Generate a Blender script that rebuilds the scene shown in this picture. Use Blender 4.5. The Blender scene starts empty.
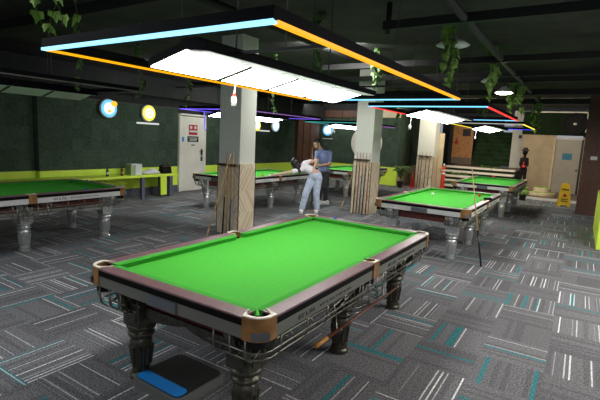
import bpy, bmesh, math, random
from mathutils import Vector, Matrix
random.seed(7)
C = bpy.context.scene.collection
PI = math.pi

# ---------------------------------------------------------------- camera, world, light, exposure
F_PX, YAW, PITCH, ROLL, CAM_H = 439.34, 0.5645, 0.1411, 0.04969, 1.791
cyw, syw, cp, sp = math.cos(YAW), math.sin(YAW), math.cos(PITCH), math.sin(PITCH)
fwd = Vector((-syw*cp, cyw*cp, -sp)); rgt = Vector((cyw, syw, 0)); up = rgt.cross(fwd)
r2 = rgt*math.cos(ROLL) + up*math.sin(ROLL); u2 = up*math.cos(ROLL) - rgt*math.sin(ROLL)
cam_d = bpy.data.cameras.new('camera'); cam = bpy.data.objects.new('camera', cam_d); C.objects.link(cam)
cam_d.sensor_width = 36; cam_d.lens = 36*F_PX/600; cam_d.clip_start = .05; cam_d.clip_end = 200
M4 = Matrix.Identity(4)
for i in range(3):
    M4[i][0] = r2[i]; M4[i][1] = u2[i]; M4[i][2] = -fwd[i]
M4[2][3] = CAM_H
cam.matrix_world = M4
bpy.context.scene.camera = cam

vs = bpy.context.scene.view_settings
vs.view_transform = 'Standard'; vs.look = 'None'; vs.gamma = 1; vs.exposure = 0.35
try: vs.use_curve_mapping = False
except Exception: pass
world = bpy.data.worlds.new('world'); bpy.context.scene.world = world; world.use_nodes = True
world.node_tree.nodes['Background'].inputs[0].default_value = (.80, .88, 1.0, 1)
world.node_tree.nodes['Background'].inputs[1].default_value = 0.3

def area(name, loc, size, power, color=(1, 1, 1), rot=(0, 0, 0)):
    d = bpy.data.lights.new(name, 'AREA'); d.shape = 'RECTANGLE'; d.size, d.size_y = size
    d.energy = power; d.color = color
    o = bpy.data.objects.new(name, d); o.location = loc; o.rotation_euler = rot; C.objects.link(o)
    return o
# unseen fill lights added behind, left and right of the camera
area('fill_light_behind', (1.8, -1.2, 3.3), (2.0, 1.6), 45, (1, .97, .93))
area('fill_light_left', (-5.2, .2, 3.38), (2.4, 1.4), 75, (.9, .95, 1))
area('fill_light_right', (2.6, 6.0, 3.3), (1.2, 4.0), 300, (1, .97, .93))
# unseen fill lights added to brighten the walls, people, steps and doors
area('fill_light_turf_wall', (-8.3, 7.5, 3.3), (7.0, .3), 32, (1, 1, .95), (0, math.radians(-60), PI))
area('fill_light_back_wall', (-8.2, 15.6, 3.3), (3.5, .3), 35, (1, 1, .92), (math.radians(55), 0, 0))
area('fill_light_cream_door', (-8.7, 10.2, 3.3), (3.0, .3), 30, (1, 1, .95), (0, math.radians(-55), PI))
area('fill_light_people', (-3.9, 6.9, 3.38), (1.2, .4), 70, (1, 1, .96), (math.radians(42), 0, math.radians(25)))  # unseen fill added to brighten the two people
area('fill_light_steps', (-3.9, 16.6, 3.3), (2.4, .3), 60, (1, .9, .75), (math.radians(55), 0, 0))
area('fill_light_taupe_door', (-.9, 16.6, 3.3), (1.8, .3), 55, (1, .86, .66), (math.radians(50), 0, 0))
LAMP = 15.5

# ---------------------------------------------------------------- node materials
def mat(name, col=(.5, .5, .5), rough=.5, metal=0., noise=0., scale=20., bump=0., coat=0., emit=None, es=0., spec=None):
    m = bpy.data.materials.new(name); m.use_nodes = True
    nt = m.node_tree; b = nt.nodes['Principled BSDF']
    b.inputs['Base Color'].default_value = (*col, 1); b.inputs['Roughness'].default_value = rough
    b.inputs['Metallic'].default_value = metal
    if spec is not None: b.inputs['Specular IOR Level'].default_value = spec
    if coat: b.inputs['Coat Weight'].default_value = coat; b.inputs['Coat Roughness'].default_value = .12
    if emit: b.inputs['Emission Color'].default_value = (*emit, 1); b.inputs['Emission Strength'].default_value = es
    if noise or bump:
        tc = nt.nodes.new('ShaderNodeTexCoord'); n = nt.nodes.new('ShaderNodeTexNoise')
        n.inputs['Scale'].default_value = scale; n.inputs['Detail'].default_value = 4
        nt.links.new(tc.outputs['Object'], n.inputs['Vector'])
        if noise:
            r = nt.nodes.new('ShaderNodeValToRGB')
            r.color_ramp.elements[0].position = .3; r.color_ramp.elements[1].position = .7
            r.color_ramp.elements[0].color = (*[max(0, c*(1-noise)) for c in col], 1)
            r.color_ramp.elements[1].color = (*[min(1, c*(1+noise)) for c in col], 1)
            nt.links.new(n.outputs['Fac'], r.inputs['Fac']); nt.links.new(r.outputs['Color'], b.inputs['Base Color'])
        if bump:
            bp = nt.nodes.new('ShaderNodeBump'); bp.inputs['Strength'].default_value = bump; bp.inputs['Distance'].default_value = .01
            nt.links.new(n.outputs['Fac'], bp.inputs['Height']); nt.links.new(bp.outputs['Normal'], b.inputs['Normal'])
    return m

class NT:
    """tiny helper for maths nodes"""
    def __init__(s, m): s.m = m; s.nt = m.node_tree; s.b = s.nt.nodes['Principled BSDF']
    def link(s, a, b): s.nt.links.new(a, b)
    def put(s, sock, v):
        if isinstance(v, (int, float)): sock.default_value = v
        elif isinstance(v, tuple): sock.default_value = v
        else: s.link(v, sock)
    def op(s, o, a, b=None, c=None):
        n = s.nt.nodes.new('ShaderNodeMath'); n.operation = o
        s.put(n.inputs[0], a)
        if b is not None: s.put(n.inputs[1], b)
        if c is not None: s.put(n.inputs[2], c)
        return n.outputs[0]
    def mix(s, f, a, b):
        n = s.nt.nodes.new('ShaderNodeMix'); n.data_type = 'RGBA'
        s.put(n.inputs[0], f); s.put(n.inputs[6], a); s.put(n.inputs[7], b)
        return n.outputs[2]
    def mixf(s, f, a, b): # float lerp
        return s.op('ADD', a, s.op('MULTIPLY', f, s.op('SUBTRACT', b, a)))
    def rnd(s, x, y, z):
        cb = s.nt.nodes.new('ShaderNodeCombineXYZ')
        s.put(cb.inputs[0], x); s.put(cb.inputs[1], y); s.put(cb.inputs[2], z)
        w = s.nt.nodes.new('ShaderNodeTexWhiteNoise'); w.noise_dimensions = '3D'; s.link(cb.outputs[0], w.inputs['Vector'])
        return w.outputs['Value']
    def noise(s, vec, scale, detail=3):
        n = s.nt.nodes.new('ShaderNodeTexNoise'); n.inputs['Scale'].default_value = scale; n.inputs['Detail'].default_value = detail
        s.link(vec, n.inputs['Vector']); return n.outputs['Fac']

def carpet():
    m = mat('carpet', rough=.95, spec=.1); k = NT(m)
    g = k.nt.nodes.new('ShaderNodeNewGeometry'); sx = k.nt.nodes.new('ShaderNodeSeparateXYZ'); k.link(g.outputs['Position'], sx.inputs[0])
    px = k.op('MULTIPLY', k.op('ADD', sx.outputs[0], .56), 2.0); py = k.op('MULTIPLY', k.op('ADD', sx.outputs[1], -3.42), 2.0)
    cx, cy = k.op('FLOOR', px), k.op('FLOOR', py); lx, ly = k.op('FRACT', px), k.op('FRACT', py)
    chk = k.op('FLOORED_MODULO', k.op('ADD', cx, cy), 2.0)
    u = k.mixf(chk, lx, ly)
    N = 13.0
    un = k.op('MULTIPLY', u, N); s = k.op('FLOOR', un); t = k.op('ABSOLUTE', k.op('SUBTRACT', k.op('FRACT', un), .5))
    tile = k.rnd(cx, cy, 3.3); tile2 = k.rnd(cx, cy, 9.1)
    r1 = k.rnd(k.op('ADD', cx, k.op('MULTIPLY', s, .37)), cy, 1.7); r2_ = k.rnd(cx, k.op('ADD', cy, k.op('MULTIPLY', s, .61)), 5.1)
    # share of the tile that carries lines
    dens = k.op('MULTIPLY_ADD', tile, -.50, 1.0)
    pres = k.op('GREATER_THAN', r1, dens)
    w = k.op('MULTIPLY_ADD', r2_, .09, .09)
    line = k.op('MULTIPLY', pres, k.op('LESS_THAN', t, w))
    # teal stripes, wide, in a few tiles
    teal = k.op('MULTIPLY', k.op('GREATER_THAN', k.rnd(cx, cy, k.op('FLOOR', k.op('MULTIPLY', u, 15.0))), .93), k.op('GREATER_THAN', tile2, .30))
    # dark bands
    dark = k.op('GREATER_THAN', k.rnd(k.op('ADD', s, 40.0), cx, cy), .62)
    sp1 = k.noise(g.outputs['Position'], 260, 2); sp2 = k.noise(g.outputs['Position'], 70, 3)
    base = k.mix(tile2, (.150, .147, .152, 1), (.195, .192, .198, 1))
    base = k.mix(k.op('MULTIPLY', dark, .35), base, (.078, .077, .082, 1))
    base = k.mix(k.op('MULTIPLY', teal, .75), base, (.02, .23, .25, 1))
    lcol = k.mix(r2_, (.26, .27, .28, 1), (.75, .76, .74, 1))
    base = k.mix(line, base, lcol)
    mx = k.nt.nodes.new('ShaderNodeMix'); mx.data_type = 'RGBA'; mx.blend_type = 'MULTIPLY'; mx.inputs[0].default_value = 1
    f = k.op('MULTIPLY_ADD', k.op('ADD', k.op('SUBTRACT', sp1, .5), k.op('MULTIPLY', k.op('SUBTRACT', sp2, .5), .8)), 3.4, .95)
    cb = k.nt.nodes.new('ShaderNodeCombineColor'); [k.link(f, cb.inputs[i]) for i in range(3)]
    k.link(base, mx.inputs[6]); k.link(cb.outputs[0], mx.inputs[7]); k.link(mx.outputs[2], k.b.inputs['Base Color'])
    return m

def turf(name, a, b, scale=60, tilesize=.25):
    m = mat(name, rough=.9, spec=.15); k = NT(m)
    tc = k.nt.nodes.new('ShaderNodeNewGeometry'); P = tc.outputs['Position']
    sx = k.nt.nodes.new('ShaderNodeSeparateXYZ'); k.link(P, sx.inputs[0])
    n1 = k.noise(P, scale, 4); n2 = k.noise(P, 9, 2)
    gx = k.op('FLOOR', k.op('DIVIDE', k.op('ADD', sx.outputs[0], sx.outputs[1]), tilesize)); gz = k.op('FLOOR', k.op('DIVIDE', sx.outputs[2], tilesize))
    r = k.rnd(gx, gz, 2.0)
    f = k.op('ADD', k.op('MULTIPLY_ADD', k.op('SUBTRACT', n1, .5), 2.6, .4), k.op('MULTIPLY', k.op('ADD', k.op('SUBTRACT', n2, .5), k.op('SUBTRACT', r, .5)), .28))
    f = k.op('MINIMUM', k.op('MAXIMUM', f, 0), 1)
    c = k.mix(f, (*a, 1), (*b, 1)); k.link(c, k.b.inputs['Base Color'])
    bp = k.nt.nodes.new('ShaderNodeBump'); bp.inputs['Strength'].default_value = .5; bp.inputs['Distance'].default_value = .02
    k.link(n1, bp.inputs['Height']); k.link(bp.outputs['Normal'], k.b.inputs['Normal'])
    return m

def chevron():
    m = mat('chevron_wood', rough=.55); k = NT(m)
    g = k.nt.nodes.new('ShaderNodeTexCoord'); P = g.outputs['Object']; sx = k.nt.nodes.new('ShaderNodeSeparateXYZ'); k.link(P, sx.inputs[0])
    h = k.op('ADD', sx.outputs[0], sx.outputs[1])
    blk = k.op('FLOOR', k.op('DIVIDE', sx.outputs[2], .40))
    sign = k.op('MULTIPLY_ADD', k.op('FLOORED_MODULO', blk, 2.0), 2.0, -1.0)
    hh = k.op('ABSOLUTE', h)
    d = k.op('ADD', k.op('MULTIPLY', hh, k.op('MULTIPLY', sign, 1.5)), sx.outputs[2])
    s = k.op('DIVIDE', d, .062); i = k.op('FLOOR', s); fr = k.op('FRACT', s)
    r = k.rnd(i, blk, 1.0)
    c = k.mix(r, (.62, .50, .33, 1), (.95, .82, .60, 1))
    gap = k.op('LESS_THAN', fr, .10)
    c = k.mix(k.op('MULTIPLY', gap, .45), c, (.16, .12, .08, 1))
    n = k.noise(P, 40, 4); c = k.mix(k.op('MULTIPLY', n, .35), c, (.30, .23, .15, 1))
    k.link(c, k.b.inputs['Base Color'])
    return m

def grooved(name, a, b, pitch):
    m = mat(name, rough=.5); k = NT(m)
    g = k.nt.nodes.new('ShaderNodeNewGeometry'); sx = k.nt.nodes.new('ShaderNodeSeparateXYZ'); k.link(g.outputs['Position'], sx.inputs[0])
    h = k.op('DIVIDE', k.op('ADD', sx.outputs[0], sx.outputs[1]), pitch)
    gap = k.op('LESS_THAN', k.op('FRACT', h), .12)
    c = k.mix(gap, (*a, 1), (*b, 1)); k.link(c, k.b.inputs['Base Color'])
    return m

M = dict(
    carpet=carpet(),
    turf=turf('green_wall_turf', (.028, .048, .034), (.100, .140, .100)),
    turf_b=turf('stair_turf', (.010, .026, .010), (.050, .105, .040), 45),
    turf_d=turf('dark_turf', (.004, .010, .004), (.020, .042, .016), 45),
    lime=mat('lime_paint', (.68, .90, .075), .5, noise=.05, scale=3),
    lime_top=mat('lime_bench', (.66, .88, .07), .4, noise=.08, scale=6),
    slate=mat('slate_paint', (.10, .11, .15), .6, noise=.15, scale=8),
    black=mat('black_paint', (.012, .012, .013), .5), soot=mat('dark_ceiling', (.042, .042, .036), .85, noise=.35, scale=2.2, bump=.2),
    soffit=mat('dark_soffit', (.020, .021, .022), .8, noise=.3, scale=4),
    beam=mat('dark_beam', (.006, .006, .006), .6, noise=.3, scale=9),
    pipe=mat('grey_green_pipe', (.04, .043, .034), .5, noise=.3, scale=12),
    white=mat('white_paint', (.72, .72, .68), .45, noise=.04, scale=5), cream=mat('cream_door', (.80, .77, .68), .5, noise=.05, scale=4),
    tan=mat('tan_board', (.44, .34, .21), .6, noise=.12, scale=3), tan2=mat('pale_board', (.62, .52, .34), .6, noise=.12, scale=5),
    taupe=mat('taupe_door', (.36, .33, .27), .5, noise=.06, scale=3),
    brown=mat('brown_cladding', (.11, .048, .030), .55, noise=.25, scale=14), 
    orange_wood=mat('orange_wood', (.55, .25, .08), .5, noise=.25, scale=8), kick=mat('kick_plate', (.2, .15, .12), .35, .4),
    col=grooved('column_panel', (.76, .77, .69), (.60, .61, .54), .055),
    chev=chevron(), steel_edge=mat('dark_edge_trim', (.05, .05, .055), .4, .5),
    cloth=mat('green_cloth', (.056, .38, .034), .85, noise=.06, scale=60, spec=.2),
    cush=mat('green_cushion_cloth', (.042, .31, .028), .85, noise=.06, scale=60, spec=.2),
    edge=mat('black_rail_edge', (.006, .005, .005), .5, spec=.1), mahog=mat('mahogany', (.18, .095, .105), .32, noise=.15, scale=18, spec=1.0),
    redwood=mat('red_panel', (.13, .022, .015), .45, noise=.25, scale=20),
    silver=mat('cast_silver', (.62, .63, .62), .30, .8, noise=.15, scale=26, bump=.35),
    panel=mat('champagne_panel', (.74, .74, .70), .40, .15, noise=.05, scale=5),
    gold=mat('gold_bracket', (.42, .21, .075), .30, .5, noise=.35, scale=10), rim=mat('cream_rim', (.80, .74, .62), .4),
    plate=mat('grey_plate', (.20, .22, .24), .3, .6), dk=mat('dark_pocket', (.006, .006, .006), .9),
    wire=mat('wire_steel', (.26, .255, .21), .35, .9),
    ink=mat('dark_lettering', (.05, .05, .05), .6),
    housing=mat('lamp_housing', (.008, .008, .010), .6, spec=.04), 
    diff=mat('lit_diffuser', (.8, .8, .8), .5, emit=(1, .99, .97), es=LAMP),
    diffs=mat('diffuser_side', (.55, .56, .56), .5, emit=(1, .99, .97), es=.22),
    diff_off=mat('unlit_diffuser', (.85, .87, .85), .5),
    led_off=mat('unlit_strip', (.16, .15, .13), .5),
    leaf=mat('ivy_leaf', (.22, .38, .07), .55, noise=.5, scale=9), leaf2=mat('dark_leaf', (.09, .18, .045), .5, noise=.5, scale=9),
    stem=mat('vine_stem', (.05, .07, .02), .7), pot=mat('black_pot', (.015, .015, .015), .4),
    cue=mat('ash_cue', (.62, .42, .17), .3, noise=.12, scale=12), cued=mat('walnut_cue', (.36, .23, .11), .35), cueb=mat('cue_butt_black', (.012, .01, .01), .3), cuebl=mat('cue_butt_blue', (.02, .05, .16), .3),
    cuer=mat('cue_butt_brown', (.16, .05, .03), .3), cueo=mat('cue_butt_orange', (.62, .28, .06), .35),
    red=mat('signal_red', (.62, .03, .015), .5), redsign=mat('sign_red', (.45, .01, .03), .5), bluesign=mat('sign_blue', (.02, .20, .33), .5),
    yellow=mat('safety_yellow', (.85, .55, .015), .45), sblue=mat('strip_blue', (.01, .25, .72), .4),
    bottle=mat('bottle_glass', (.01, .06, .03), .1), brownb=mat('brown_bottle', (.07, .03, .015), .15),
    skin=mat('skin', (.56, .33, .22), .55), skin2=mat('light_skin', (.66, .43, .32), .55), hair=mat('black_hair', (.010, .008, .008), .4, noise=.3, scale=60),
    navy=mat('blue_tee', (.19, .25, .46), .85, noise=.12, scale=14), dtr=mat('charcoal_trousers', (.035, .037, .04), .85, noise=.2, scale=14),
    wtee=mat('white_top', (.88, .87, .90), .8), jean=mat('pale_jeans', (.52, .60, .74), .85, noise=.15, scale=12), shoe=mat('white_shoe', (.72, .72, .70), .5),
    eye=mat('eye_dark', (.02, .015, .01), .2), lip=mat('lips', (.42, .17, .14), .5),
    ballw=mat('white_ball', (.85, .85, .80), .12), ballr=mat('red_ball', (.65, .03, .02), .12), ballo=mat('orange_ball', (.80, .32, .06), .12), ballg=mat('grey_blue_ball', (.18, .23, .32), .12),
    bag=mat('black_bag', (.009, .008, .009), .8, spec=.15), cloth_w=mat('white_cloth', (.62, .62, .66), .85), box=mat('pale_box', (.62, .64, .62), .6), boxg=mat('green_box_side', (.30, .40, .22), .6),
    chalk=mat('blue_chalk', (.02, .12, .55), .7), mirror=mat('pale_disc', (.75, .68, .64), .4), glassw=mat('fan_cream', (.52, .45, .30), .5),
    stepw=mat('stair_riser', (.80, .74, .64), .6, noise=.1, scale=5), darkfloor=mat('dark_tile', (.16, .12, .10), .5, noise=.2, scale=4),
    soil=mat('soil', (.04, .025, .015), .9), mat_blk=mat('black_platform', (.012, .011, .010), .5), mat_edge=mat('platform_edge', (.15, .15, .14), .4),
)
def emis(name, col, s):
    return mat(name, (.02, .02, .02), .5, emit=col, es=s)
LED = dict(cyan=emis('led_sky_blue', (.26, .70, 1), 1.5), orange=emis('led_orange', (1, .38, .0), 1.1), lblue=emis('led_light_blue', (.18, .62, 1), 1.3),
           red=emis('led_red', (1, .03, .03), 1.1), yellow=emis('led_yellow', (1, .78, .05), 1.2), blue=emis('led_deep_blue', (.05, .06, 1), 1.3),
           white=emis('led_pale', (.45, .45, .42), .8), violet=emis('led_violet', (.16, .10, 1), 1.1), purple=emis('led_dim_purple', (.28, .12, .42), .7),
           teal=emis('led_teal', (.05, .45, .42), .8), off=M['led_off'])

# ---------------------------------------------------------------- mesh helpers
class MB:
    def __init__(s): s.bm = bmesh.new(); s.mi = 0
    def use(s, i): s.mi = i; return s
    def face(s, vs):
        try: f = s.bm.faces.new(vs); f.material_index = s.mi; return f
        except ValueError: return None
    def box(s, c, d, rz=0, taper=1.0, rx=0):
        R = Matrix.Rotation(rz, 3, 'Z') @ Matrix.Rotation(rx, 3, 'X'); v = []
        for sz in (-.5, .5):
            t = 1 if sz < 0 else taper
            for a, b in ((-.5, -.5), (.5, -.5), (.5, .5), (-.5, .5)):
                v.append(s.bm.verts.new(Vector(c) + R @ Vector((a*d[0]*t, b*d[1]*t, sz*d[2]))))
        for q in ((3, 2, 1, 0), (4, 5, 6, 7), (0, 1, 5, 4), (1, 2, 6, 5), (2, 3, 7, 6), (3, 0, 4, 7)): s.face([v[i] for i in q])
        return s
    def prism(s, pts, z0, z1, side=None, inset=0):
        a = [s.bm.verts.new((x, y, z0)) for x, y in pts]; b = [s.bm.verts.new((x, y, z1)) for x, y in pts]
        n = len(pts); s.face(a[::-1]); s.face(b)
        m0 = s.mi
        if side is not None: s.mi = side
        for i in range(n): s.face([a[i], a[(i+1) % n], b[(i+1) % n], b[i]])
        s.mi = m0; return s
    def tube(s, pts, r, seg=8, closed=False):
        pts = [Vector(p) for p in pts]; n = len(pts); rings = []
        prev = None
        for i, p in enumerate(pts):
            if closed: t = pts[(i+1) % n]-pts[i-1]
            else: t = pts[min(i+1, n-1)]-pts[max(i-1, 0)]
            t.normalize()
            x = t.orthogonal().normalized() if prev is None else (prev - t*prev.dot(t)).normalized()
            prev = x; y = t.cross(x)
            rr = r[i] if isinstance(r, (list, tuple)) else r
            rings.append([s.bm.verts.new(p + (x*math.cos(2*PI*k/seg)+y*math.sin(2*PI*k/seg))*rr) for k in range(seg)])
        for i in range(n if closed else n-1):
            a, b = rings[i], rings[(i+1) % n]
            for k in range(seg): s.face([a[k], a[(k+1) % seg], b[(k+1) % seg], b[k]])
        if not closed: s.face(rings[0][::-1]); s.face(rings[-1])
        return s
    def lathe(s, prof, seg=20, c=(0, 0, 0), axis='Z', rot=0):
        rings = []
        for r, z in prof:
            ring = []
            for k in range(seg):
                a = 2*PI*k/seg+rot; p = (r*math.cos(a), r*math.sin(a), z)
                if axis == 'X': p = (z, p[0], p[1])
                if axis == 'Y': p = (p[0], z, p[1])
                ring.append(s.bm.verts.new(Vector(c)+Vector(p)))
            rings.append(ring)
        for a, b in zip(rings, rings[1:]):
            for k in range(seg): s.face([a[k], a[(k+1) % seg], b[(k+1) % seg], b[k]])
        s.face(rings[0][::-1]); s.face(rings[-1]); return s
    def ell(s, c, d, seg=14, rings=9, R=None):
        mt = Matrix.Translation(Vector(c)) @ (R.to_4x4() if R else Matrix.Identity(4)) @ Matrix.Diagonal((*d, 1))
        f0 = len(s.bm.faces)
        bmesh.ops.create_uvsphere(s.bm, u_segments=seg, v_segments=rings, radius=1, matrix=mt)
        s.bm.faces.ensure_lookup_table()
        for f in s.bm.faces[f0:]: f.material_index = s.mi
        return s
    def cap(s, p0, p1, r0, r1, seg=12):
        p0, p1 = Vector(p0), Vector(p1)
        n = max(2, int((p1-p0).length/ max(.02, min(r0, r1)*.8)))
        s.tube([p0, p1], [r0, r1], seg); s.ell(p0, (r0,)*3, seg, 8); s.ell(p1, (r1,)*3, seg, 8); return s
    def build(s, name, mats, parent=None, smooth=False, loc=(0, 0, 0), bevel=0, remesh=0):
        bmesh.ops.recalc_face_normals(s.bm, faces=s.bm.faces)
        me = bpy.data.meshes.new(name); s.bm.to_mesh(me); s.bm.free()
        if not isinstance(mats, (list, tuple)): mats = [mats]
        for m in mats: me.materials.append(m if not isinstance(m, str) else M[m])
        o = bpy.data.objects.new(name, me); C.objects.link(o); o.location = loc
        if remesh:
            md = o.modifiers.new('fuse', 'REMESH'); md.mode = 'VOXEL'; md.voxel_size = remesh; md.use_smooth_shade = True
            sm = o.modifiers.new('soft', 'SMOOTH'); sm.iterations = 3; sm.factor = .5
            dg = bpy.context.evaluated_depsgraph_get(); me2 = bpy.data.meshes.new_from_object(o.evaluated_get(dg))
            o.modifiers.clear(); o.data = me2; me2.name = name
            if not me2.materials:
                for m in mats: me2.materials.append(m if not isinstance(m, str) else M[m])
        if smooth or remesh:
            for p in o.data.polygons: p.use_smooth = True
        if smooth == 'auto':
            try: o.data.set_sharp_from_angle(angle=math.radians(40))
            except Exception: pass
        if bevel:
            b = o.modifiers.new('bevel', 'BEVEL'); b.width = bevel; b.segments = 2; b.limit_method = 'ANGLE'
        if parent: o.parent = parent
        return o
def tag(o, label, cat, group=None):
    o['label'] = label; o['category'] = cat
    if group: o['group'] = group
    return o
def thing(name, label, cat, loc=(0, 0, 0), rz=0, group=None):
    o = bpy.data.objects.new(name, None); C.objects.link(o); o.location = loc; o.rotation_euler = (0, 0, rz)
    o.empty_display_size = .1
    return tag(o, label, cat, group)
def struct(o): o['kind'] = 'structure'; return o
def kids(o): return [c for c in C.objects if c.parent == o]
def dup(o, loc=None, label=None, group=None, rz=None, parent=None, _ch=None):
    if _ch is None:
        _ch = {}
        for c in C.objects:
            if c.parent: _ch.setdefault(c.parent.name, []).append(c)
    n = o.copy(); C.objects.link(n)
    if parent: n.parent = parent
    if loc is not None: n.location = loc
    if rz is not None: n.rotation_euler = (0, 0, rz)
    if label: n['label'] = label
    if group: n['group'] = group
    for c in _ch.get(o.name, []): dup(c, parent=n, _ch=_ch)
    return n
def paint(root, swap):      # swap materials on a copied thing: give it its own mesh data where needed
    for c in [root]+kids(root):
        for g in [c]+kids(c):
            if g.type == 'MESH' and any(m and m.name in swap for m in g.data.materials):
                g.data = g.data.copy()
                for i, m in enumerate(g.data.materials):
                    if m.name in swap: g.data.materials[i] = swap[m.name]

# ---------------------------------------------------------------- room shell
CEIL = 3.47
WX = -10.1      # left wall plane
struct(MB().box((-3.5, 10.0, -.05), (15, 31, .1)).build('floor', 'carpet'))
struct(MB().box((-3.5, 10.0, CEIL+.05), (15, 31, .1)).build('ceiling', 'soot'))
# left wall: dark soffit, turf, lime dado, slate skirting
def left_wall():
    m = MB()
    m.use(0).box((WX-.42, 6.7, 1.73), (.4, 22.4, 3.48))              # core behind
    return struct(m.build('wall_left', ['soffit']))
left_wall()
def panel_run(y0, y1, x, z0, z1, name, m, d=.05):
    return MB().box((x-d/2, (y0+y1)/2, (z0+z1)/2), (d, y1-y0, z1-z0)).build(name, m)
struct(MB().use(0).box((WX-.115, (5.1+9.06)/2, 1.60), (.21, 3.96, 1.68)).box((WX-.19, 0.3, 1.60), (.06, 9.56, 1.68)).box((WX-.115, 13.8, 1.60), (.21, 7.3, 1.68)).build('wall_left_turf', 'turf'))
struct(MB().box((WX-.11, (5.1+9.06)/2, .49), (.22, 3.96, .55)).box((WX-.17, 0.3, .49), (.10, 9.56, .55)).box((WX-.11, 13.8, .49), (.22, 7.3, .55)).build('wall_left_dado', 'lime'))
struct(MB().box((WX-.02, 2.3, .108), (.06, 13.5, .212)).box((WX-.02, 13.8, .108), (.06, 7.3, .212)).build('baseboard_left', 'slate'))
struct(MB().box((WX+.0, 2.3, 2.455), (.03, 13.5, .025)).box((WX+.0, 13.8, 2.455), (.03, 7.3, .025)).build('trim_1', 'pipe'))
struct(MB().box((WX+.12, 6.2, 2.95), (.24, 22, .50)).build('trim_2', 'soffit'))
# brown wood panel on the left wall far end
struct(MB().box((WX+.06, 16.2, 1.6), (.14, 1.7, 3.1)).box((WX+.15, 15.75, 1.6), (.05, .06, 3.1)).box((WX+.15, 16.3, 1.6), (.05, .06, 3.1)).build('wall_left_wood', 'brown'))
# far wall
BY = 17.5
struct(MB().box((-8.25, BY+.1, 1.73), (3.7, .2, 3.48)).build('wall_back', 'soffit'))
struct(MB().box((-8.25, BY-.02, 1.77), (3.7, .05, 2.02)).build('wall_back_turf', 'turf'))
struct(MB().box((-8.25, BY-.025, .375), (3.7, .06, .75)).build('wall_back_dado', 'lime'))
struct(MB().box((-6.98, BY-.03, 2.98), (1.16, .07, .40)).build('trim_3', 'tan2'))
struct(MB().box((-9.0, BY-.06, 2.90), (2.2, .13, .30)).build('trim_4', 'brown'))
struct(MB().box((-6.42, 20.0, 1.73), (.06, 5.0, 3.48)).build('wall_return', 'turf'))
struct(MB().box((-6.375, 20.0, .4), (.03, 5.0, .8)).build('wall_return_dado', 'tan'))
# stair hall back wall
FY = 22.5
struct(MB().box((-5.0, 24.3, 1.73), (3.0, .2, 3.48)).build('wall_back_stairs', 'black'))
struct(MB().box((-2.52, FY, 1.73), (.62, .25, 3.48)).build('wall_back_cream', 'cream'))
struct(MB().box((-1.62, 21.15, 1.2), (1.22, .12, 2.4)).build('wall_back_tan', 'tan'))
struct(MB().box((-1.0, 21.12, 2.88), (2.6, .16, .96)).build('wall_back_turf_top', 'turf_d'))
struct(MB().box((.42, 21.2, 1.73), (1.0, .1, 3.48)).build('wall_back_dark', 'black'))
# taupe door in the far wall
d = struct(MB().box((-.55, 21.10, 1.12), (.92, .06, 2.24)).build('door_1', 'taupe', bevel=.004))
MB().ell((-.17, 21.03, 1.02), (.035, .03, .035)).build('door_handle', 'black', d, True)
MB().box((-.55, 21.065, 1.55), (.34, .012, .26)).build('door_sign', 'bluesign', d)
mk = MB()
for j, (w, z) in enumerate(((.22, 1.61), (.12, 1.555), (.24, 1.50))): mk.box((-.55, 21.056, z), (w, .004, .018))
mk.build('sign_lettering', 'slate', kids(d)[1])
struct(MB().box((-1.04, 21.07, 1.15), (.06, .1, 2.3)).box((.0, 21.07, 1.15), (.05, .1, 2.3)).box((-.52, 21.07, 2.30), (1.09, .1, .05)).build('trim_5', 'tan2'))
struct(MB().box((-.06, 21.06, 1.12), (.09, .07, 2.24)).build('trim_6', 'black'))
struct(MB().box((-1.0, 21.02, 3.33), (2.0, .05, .05)).box((-.02, 21.02, 2.95), (.05, .05, .80)).build('trim_7', 'stepw'))
# kerb and darker landing in front of the doors
struct(MB().box((-.75, 19.45, .03), (2.7, 3.2, .06)).build('floor_landing', 'darkfloor'))
struct(MB().box((-.75, 17.82, .04), (2.7, .10, .08)).build('trim_8', 'white'))
# right side: dark wall beyond the lime partition
struct(MB().box((3.6, 9.5, 1.73), (.1, 28, 3.48)).build('wall_right', 'slate'))

# wooden door beside the turf stairs
d = struct(MB().box((-5.02, FY-.05, 1.82), (.98, .06, 1.84)).build('door_2', 'orange_wood', bevel=.004))
MB().box((-5.02, FY-.09, 1.07), (.94, .015, .30)).build('kick_plate', 'kick', d)
MB().box((-4.85, FY-.09, 2.42), (.36, .015, .34)).build('door_window', 'black', d)
s_ = MB().ell((-5.30, FY-.09, 2.08), (.05, .01, .05)).box((-5.30, FY-.09, 1.94), (.09, .02, .20)).box((-5.30, FY-.09, 1.95), (.20, .02, .06)).build('red_notice', 'red', d)
# cream service door in the left wall
d = struct(MB().box((WX-.09, 9.62, 1.13), (.25, .97, 2.24)).build('door_3', 'cream', bevel=.004))
MB().box((WX+.04, 9.62, 1.86), (.012, .34, .30)).build('red_notice', 'redsign', d)
mk = MB().ell((WX+.05, 9.53, 1.93), (.006, .05, .05)).ell((WX+.05, 9.70, 1.93), (.006, .05, .05)).box((WX+.05, 9.62, 1.815), (.006, .31, .055))
mk.build('notice_lettering', 'white', kids(d)[0])
bs = MB().box((WX+.04, 9.62, 1.58), (.012, .44, .17)).build('black_notice', 'black', d)
mk = MB()
for z, y0, n in ((1.615, 9.46, 7), (1.575, 9.50, 6), (1.535, 9.48, 6)):
    for j in range(n): mk.box((WX+.05, y0+j*.05, z), (.006, .035, .022))
mk.build('notice_lettering', 'white', bs)
MB().box((WX+.04, 9.22, 1.57), (.012, .07, .14)).build('blue_sticker', 'sblue', d)
MB().box((WX+.04, 9.62, 1.40), (.012, .14, .04)).build('small_sticker', 'plate', d)
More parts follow.
